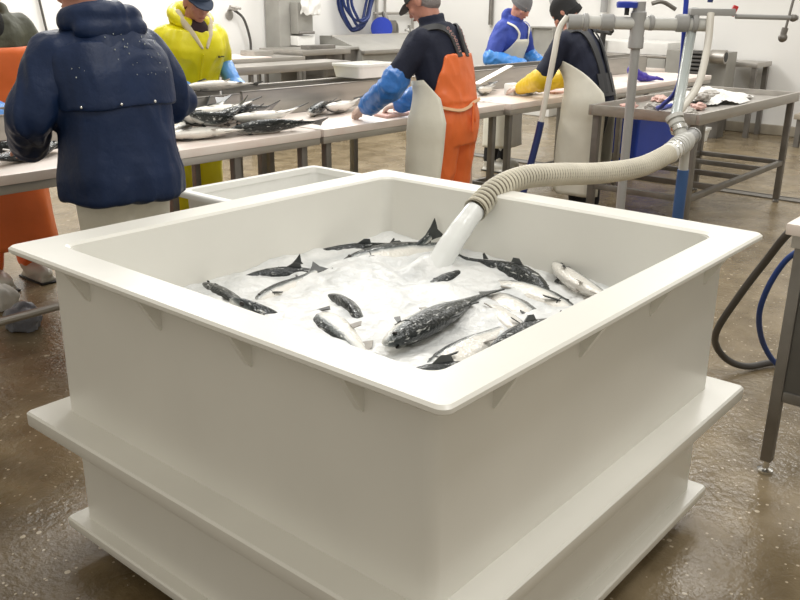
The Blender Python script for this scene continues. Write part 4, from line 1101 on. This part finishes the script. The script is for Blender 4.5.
# knife by the orange bibs
r = thing('fillet_knife', 'fillet knife lying on the white board behind the man in orange', 'knife', W(5.42, 3.83, .931), YAW-.2)
b = MB(); b.prism([(0, -.012), (.16, -.006), (.19, .006), (.16, .010), (0, .012)], 'z', .006, .009); b.build('blade', 'chrome', r, 0)
b = MB(); b.tube([(-.12, 0, .0125), (-.06, 0, .0125), (0.0, 0, .0125)], [.010, .012, .009], 10); b.build('handle', 'dark', r)
# steel angled chute on the trough by the royal blue man
b = MB(); b.box((0, 0, 0), (.50, .07, .012), Matrix.Rotation(-.25, 3, 'Y')); tag(place(b.build('steel_bar', 'steel'), W(6.1, 4.14, 1.08)), 'steel bar slanting against the trough in front of the royal blue man', 'bar')
# purple gloves
b = MB()
for i in range(5): b.limb([(0, .0, .03), (.05+.02*i, -.10+.05*i, .035), (.09+.01*i, -.14+.07*i, .02)], [.035, .018, .012], 8)
b.ell((-.03, .02, .045), (.075, .055, .044)); b.limb([(-.06, .02, .05), (-.14, .08, .11)], [.04, .05])
tag(place(remesh(b, .008, 2, .004, 20).build('rubber_glove', 'purple', smooth=60), W(8.16, 3.76, .931)), 'crumpled purple-blue rubber gloves lying on the farthest white table', 'gloves')
# white tote on the trough
r = thing('white_tote', 'white plastic tote resting across the steel trough by the blue sleeve', 'tote', W(4.90, 4.48, 1.115), YAW+.0)
b = MB(); x, y = .215, .15
b.loft([ring(x-.02, y-.02, .03, .001), ring(x-.004, y-.004, .03, .09), ring(x-.014, y-.014, .03, .09), ring(x-.03, y-.03, .03, .02)]); b.build('body', 'bin', r, 40)
b = MB(); b.loft([ring(x, y, .03, .08), ring(x, y, .03, .098), ring(x-.016, y-.016, .03, .098), ring(x-.016, y-.016, .03, .08)], close=True); b.build('rim', 'bin', r, 40)

# ------------------------------------------------------------------ background equipment
def bench(s0, s1, t0, t1, z, label, thick=.08, top='steel', legs=True, name='steel_bench'):
    r = thing(name, label, 'bench', W(s0, t0, 0)); L, D = s1-s0, t1-t0
    b = MB(); b.boxb(0, L, 0, D, z-thick, z, .004); b.build('top', top, r)
    xs = [.06, L/2, L-.06] if L > 2.4 else [.06, L-.06]
    for x in xs:
        for y in (.06, D-.06):
            b = MB(); b.boxb(x-.022, x+.022, y-.022, y+.022, .002, z-thick-.001, .003); b.build('leg', 'steeldark', r)
    return r
bench(4.9, 8.0, 7.55, 8.0, .95, 'long steel bench behind the yellow raincoat', .085)
r = bench(5.4, 7.95, 8.30, 9.2, .97, 'white-topped steel bench near the left wall behind the yellow raincoat', .09)
b = MB(); b.boxb(.02, 2.0, .02, .88, .972, .984, .003); b.build('cutting_board', 'board', r)
bench(8.05, 8.95, 8.45, 9.3, 1.03, 'steel bench with tray rim under the grey cabinet', .07)
for i, (s, t, L_, D_, H_, m_, lb) in enumerate([(7.45, 8.65, .32, .26, .06, 'steel', 'low steel pan at the end of the white-topped bench'), (8.5, 8.62, .5, .16, .05, 'steeldark', 'dark flat pan at the front of the steel tray bench')]):
    b = MB(); b.boxb(-L_/2, L_/2, -D_/2, D_/2, 0, H_, .006); tag(place(b.build('steel_pan', m_), W(s, t, (.985, 1.031)[i])), lb, 'pan')
# wall cabinet with white rag
r = thing('steel_cabinet', 'tall grey steel cabinet against the left wall', 'cabinet', W(8.66, 9.35, 0))
b = MB(); b.boxb(-.22, .22, -.04, .25, .002, 2.2, .008); b.build('body', 'steelmat', r)
b = MB(); b.boxb(-.02, .27, -.20, -.045, 1.20, 1.62, .015); bx = b.build('control_box', 'steelmat', r)
b = MB(); b.tube([(-.02, -.21, 1.22), (-.01, -.225, 1.215), (.26, -.225, 1.215), (.27, -.21, 1.22)], .018, 8); b.build('lip', 'steeldark', bx)
b = MB(); b.boxb(-.03, .30, -.20, -.045, 1.045, 1.175, .01); b.build('tray_box', 'rag', r)
b = MB(); bmesh.ops.create_grid(b.bm, x_segments=24, y_segments=24, size=.5)
for v in b.bm.verts:
    x, y = v.co.x, v.co.y
    v.co = Vector((x*.36+.02*noise.noise(Vector((x*5, y*5, 1))), -.235+.03*noise.noise(Vector((x*6, y*3, 2))), 1.64+y*.36*(1+.3*noise.noise(Vector((x*4, 0, 5))))))
rg = b.build('white_rag', 'rag', smooth=60); rg.modifiers.new('s', 'SOLIDIFY').thickness = .012
tag(place(rg, W(8.80, 9.30, 0.0)), 'white rag draped over the grey steel cabinet', 'rag')
# big steel hopper by the left wall
r = thing('steel_hopper', 'long grey steel hopper below the coiled blue hose', 'hopper', W(9.3, 8.55, 0))
b = MB(); b.prism([(.0, .98), (.0, .62), (.35, .35), (.85, .35), (.85, 1.16), (.60, 1.16)], 'x', 0.0, 2.0); b.build('body', 'steelmat', r, 20)
b = MB(); b.tube([(-.01, .6, 1.15), (2.01, .6, 1.15)], .022, 10); b.build('top_rail', 'steel', r)
b = MB(); b.boxb(-.01, 2.01, -.05, .02, .93, .985, .006); b.build('front_lip', 'steel', r)
for x in (.08, 1.92):
    for y in (.40, .80):
        b = MB(); b.boxb(x-.03, x+.03, y-.03, y+.03, .002, .349); b.build('leg', 'steeldark', r)
b = MB(); b.boxb(-.62, -.03, .1, .7, .66, 1.0, .006); cb = b.build('side_box', 'steeldark', r)
b = MB(); b.boxb(-.66, .0, .06, .74, 1.0, 1.035, .004); b.build('lid', 'steelmat', cb)
b = MB(); b.boxb(-.56, -.1, .2, .6, .002, .659); b.build('stand', 'steeldark', cb)
# valve station on the wall
r = thing('wall_valve', 'blue handwheel valve on pipes above the steel hopper', 'valve', W(10.85, 9.5, 0))
b = MB(); b.tube([(-.12, .06, 1.30), (-.12, .06, 2.4)], .030, 10); b.tube([(.08, .06, 1.45), (.08, .06, 2.4)], .022, 10); b.tube([(-.18, .06, 1.46), (1.0, .06, 1.46)], .022, 10); b.tube([(.78, .06, 1.0), (.78, .06, 1.46)], .025, 10); b.build('pipes', 'steel', r)
b = MB(); b.tube([(-.2, -.12, 1.24), (-.16, -.08, 1.24)], .17, 20); b.build('handwheel', 'bluehose', r)
b = MB(); b.boxb(-.06, .12, -.16, .04, 1.10, 1.36, .02); b.tube([(.02, -.06, 1.3), (.02, .04, 1.48)], .04, 10); b.tube(bez([(.1, -.1, 1.2), (.2, -.1, 1.16), (.2, -.08, 1.3), (.1, -.05, 1.34)], 6), .022, 8); b.build('valve_body', 'steeldark', r)
b = MB(); b.tube([(.52, -.1, 1.02), (.50, -.1, 1.28)], .03, 8); b.tube([(.40, -.1, 1.2), (.62, -.1, 1.2)], .02, 8); b.build('tap', 'chrome', r)
b = MB(); b.boxb(.47, .53, -.1, .05, 1.0, 1.03); b.build('bracket', 'steel', r)
# coiled hose on the wall
g = MB(); rr_ = random.Random(5)
for lp in range(6):
    cx, a_, h_ = rr_.uniform(-.05, .05), rr_.uniform(.24, .36), rr_.uniform(.42, .60)
    g.tube([(cx+a_*math.cos(2*PI*k/36), -.04*lp-.02+.015*math.sin(k), 1.80+h_*math.sin(2*PI*k/36)) for k in range(36)], .022, 8, close=True)
hk = g.build('hose_coil', 'navyhose', smooth=60)
tag(place(hk, W(10.14, 9.55, 0)), 'dark blue hose hanging in coils on the left wall', 'hose')
g = MB(); g.tube([(0, .06, 2.18), (0, -.26, 2.18), (0, -.27, 2.26)], .018, 8); g.build('wall_hook', 'steel', hk)
# thin black hose and cable on the wall
h = tag(place(MB().tube(bez([(-.26, -.02, 1.52), (-.12, -.05, 1.40), (-.01, -.03, 1.15), (.0, -.03, .975)], 10), .018, 8).build('wall_hose', 'greyhose', smooth=60), W(8.1, 9.56, 0)), 'thin black hose curving down the left wall from a tap', 'hose')
g = MB(); g.tube([(-.26, .05, 1.53), (-.26, -.08, 1.53)], .028, 8); g.tube([(-.36, -.07, 1.56), (-.18, -.07, 1.53)], .016, 8); g.ell((-.28, .05, 1.45), (.07, .01, .07)); g.build('tap', 'steel', h)
tag(place(MB().tube([(-.03, 0, 2.4), (-.02, 0, 1.7), (.06, 0, 1.1), (.06, 0, .6)], .014, 8).build('wall_cable', 'greyhose'), W(5.15, 9.58, 0)), 'thin grey cable running down the wall behind the olive jacket', 'cable')

# equipment along the back wall
r = thing('wall_box', 'open grey steel box on the back wall beside the black beanie', 'box', W(11.9, 7.22, 0))
b = MB(); b.boxb(.02, .298, -.20, .20, .90, 1.30); b.boxb(-.02, .02, -.2, -.18, .9, 1.3); b.boxb(-.02, .02, .18, .2, .9, 1.3); b.boxb(-.02, .02, -.18, .18, 1.28, 1.3); b.build('body', 'steelmat', r)
b = MB(); b.boxb(-.10, .02, -.22, .22, .86, .90, .004); b.build('shelf', 'steel', r)
b = MB(); b.boxb(-.25, .29, -.35, .3, .002, .859, .01); b.build('cabinet_base', 'bin', r)
tag(place(MB().tube([(0, 0, 1.30), (0, 0, 2.6)], .035, 10).build('wall_pipe', 'steeldark'), W(12.14, 8.35, 0)), 'dark vertical pipe on the back wall left of the royal blue man', 'pipe')
b = MB(); b.lathe([(.0, -.06), (.19, -.06), (.2, -.03), (.2, .03), (.17, .06), (.0, .06)], (0, 0, 0), Matrix.Rotation(PI/2, 3, 'Y')); tag(place(b.build('wall_gauge', 'pvc'), W(12.12, 7.05, 1.72)), 'round grey drum on the back wall above the steel box', 'drum')
tag(place(MB().tube([(0, 0, 1.52), (0, 0, 2.6)], .05, 10).build('wall_pipe', 'pvc'), W(12.12, 6.34, 0)), 'grey pipe coming down the back wall right of the black beanie', 'pipe')
# filleting machine
r = thing('filleting_machine', 'white and grey processing machine by the back wall behind the post', 'machine', W(11.35, 4.96, 0))
b = MB(); b.boxb(.0, .7, .0, 1.15, 1.0, 1.16, .02); b.build('top_housing', 'rag', r)
b = MB(); b.boxb(-.03, .73, -.02, 1.2, .965, .999, .004); b.build('deck', 'steel', r)
b = MB(); b.boxb(-.05, .1, -.05, 1.2, .79, .835, .006); b.build('front_rail', 'board', r)
b = MB(); b.boxb(.12, .7, .02, 1.12, .25, .964, .01); b.build('body', 'steelmat', r)
b = MB(); b.boxb(-.03, .115, .62, 1.0, .36, .785, .01); b.build('side_panel', 'steeldark', r)
b = MB(); b.boxb(-.03, .06, .0, .26, .3, .96, .01); b.build('end_panel', 'steelmat', r)
b = MB(); b.tube([(-.06, .95, .72), (-.06, .92, 1.28)], .04, 10); b.tube([(-.06, .80, 1.26), (-.06, 1.10, 1.30)], .03, 10); b.ell((-.06, .80, 1.29), (.035, .035, .035)); b.build('tap', 'dark', r)
b = MB(); b.tube([(-.03, .42, .85), (-.03, .42, .93)], .05, 10); b.build('knob', 'dark', r)
for y in (.08, 1.06):
    for x in (.2, .62):
        b = MB(); b.boxb(x-.03, x+.03, y-.03, y+.03, .002, .249); b.build('leg', 'steeldark', r)
# slatted conveyor chute and hood next to it
r = thing('slat_conveyor', 'dark slatted conveyor chute behind the curved white hose', 'conveyor', W(10.9, 4.42, 0))
b = MB(); b.boxb(.05, .10, -.12, .12, .42, 1.10); b.build('backing', 'dark', r)
for i in range(14):
    b = MB(); b.boxb(.0, .05, -.12, .12, .44+.048*i, .466+.048*i, .003); b.build('slat', 'slat', r)
for sd in (-1, 1):
    b = MB(); b.boxb(-.02, .12, sd*.135-.012, sd*.135+.012, .002, 1.13, .004); b.build('side_rail', 'steel', r)
r = thing('steel_housing', 'big grey steel housing right of the slatted conveyor', 'machine', W(11.2, 4.10, 0))
b = MB(); b.prism([(0, .28), (.33, .28), (.33, 1.08), (0, 1.08)], 'y', .0, .80); b.build('body', 'steelmat', r, 20)
b = MB(); b.boxb(.05, .28, .03, .77, .002, .279); b.build('base', 'steeldark', r)
b = MB(); b.tube([(-.1, -.02, 1.03), (-.1, .16, 1.03)], .085, 16); ro = b.build('roller', 'steel', r)
b = MB(); b.tube([(-.1, -.024, 1.03), (-.1, -.0205, 1.03)], .06, 16); b.build('roller_end', 'dark', ro)
bench(11.5, 12.1, 3.86, 4.0+.0, .93, 'small grey side bench by the back wall at the right', .05) if 0 else None
r = thing('side_bench', 'small steel side bench against the back wall on the right', 'bench', W(11.58, 3.84, 0))
b = MB(); b.boxb(0, .54, 0, .57, .89, .95, .004); b.build('top', 'steel', r)
for x in (.05, .49):
    for y in (.05, .52):
        b = MB(); b.boxb(x-.03, x+.03, y-.03, y+.03, .002, .889); b.build('leg', 'steeldark', r)
# low bench at the right edge by the wall
r = thing('low_bench', 'low bench with scraps against the back wall at the right edge', 'bench', W(11.2, 1.9, 0))
b = MB(); b.boxb(0, .8, 0, 1.30, .34, .40, .004); b.build('top', 'kerb', r)
for x in (.06, .74):
    for y in (.06, 1.24):
        b = MB(); b.boxb(x-.03, x+.03, y-.03, y+.03, .002, .339); b.build('leg', 'steeldark', r)
b = MB(); b.boxb(.2, .3, 1.0, 1.1, .401, .70, .01); tag(place(b.build('dark_bottle', 'dark'), W(11.2, 1.9-.3, 0)), 'dark canister standing on the low bench by the wall', 'canister')

for o in list(bpy.data.objects):
    if o.type == 'MESH' and o.data.materials and 'kind' not in o and o.parent is None and 'label' not in o: print('UNTAGGED', o.name)
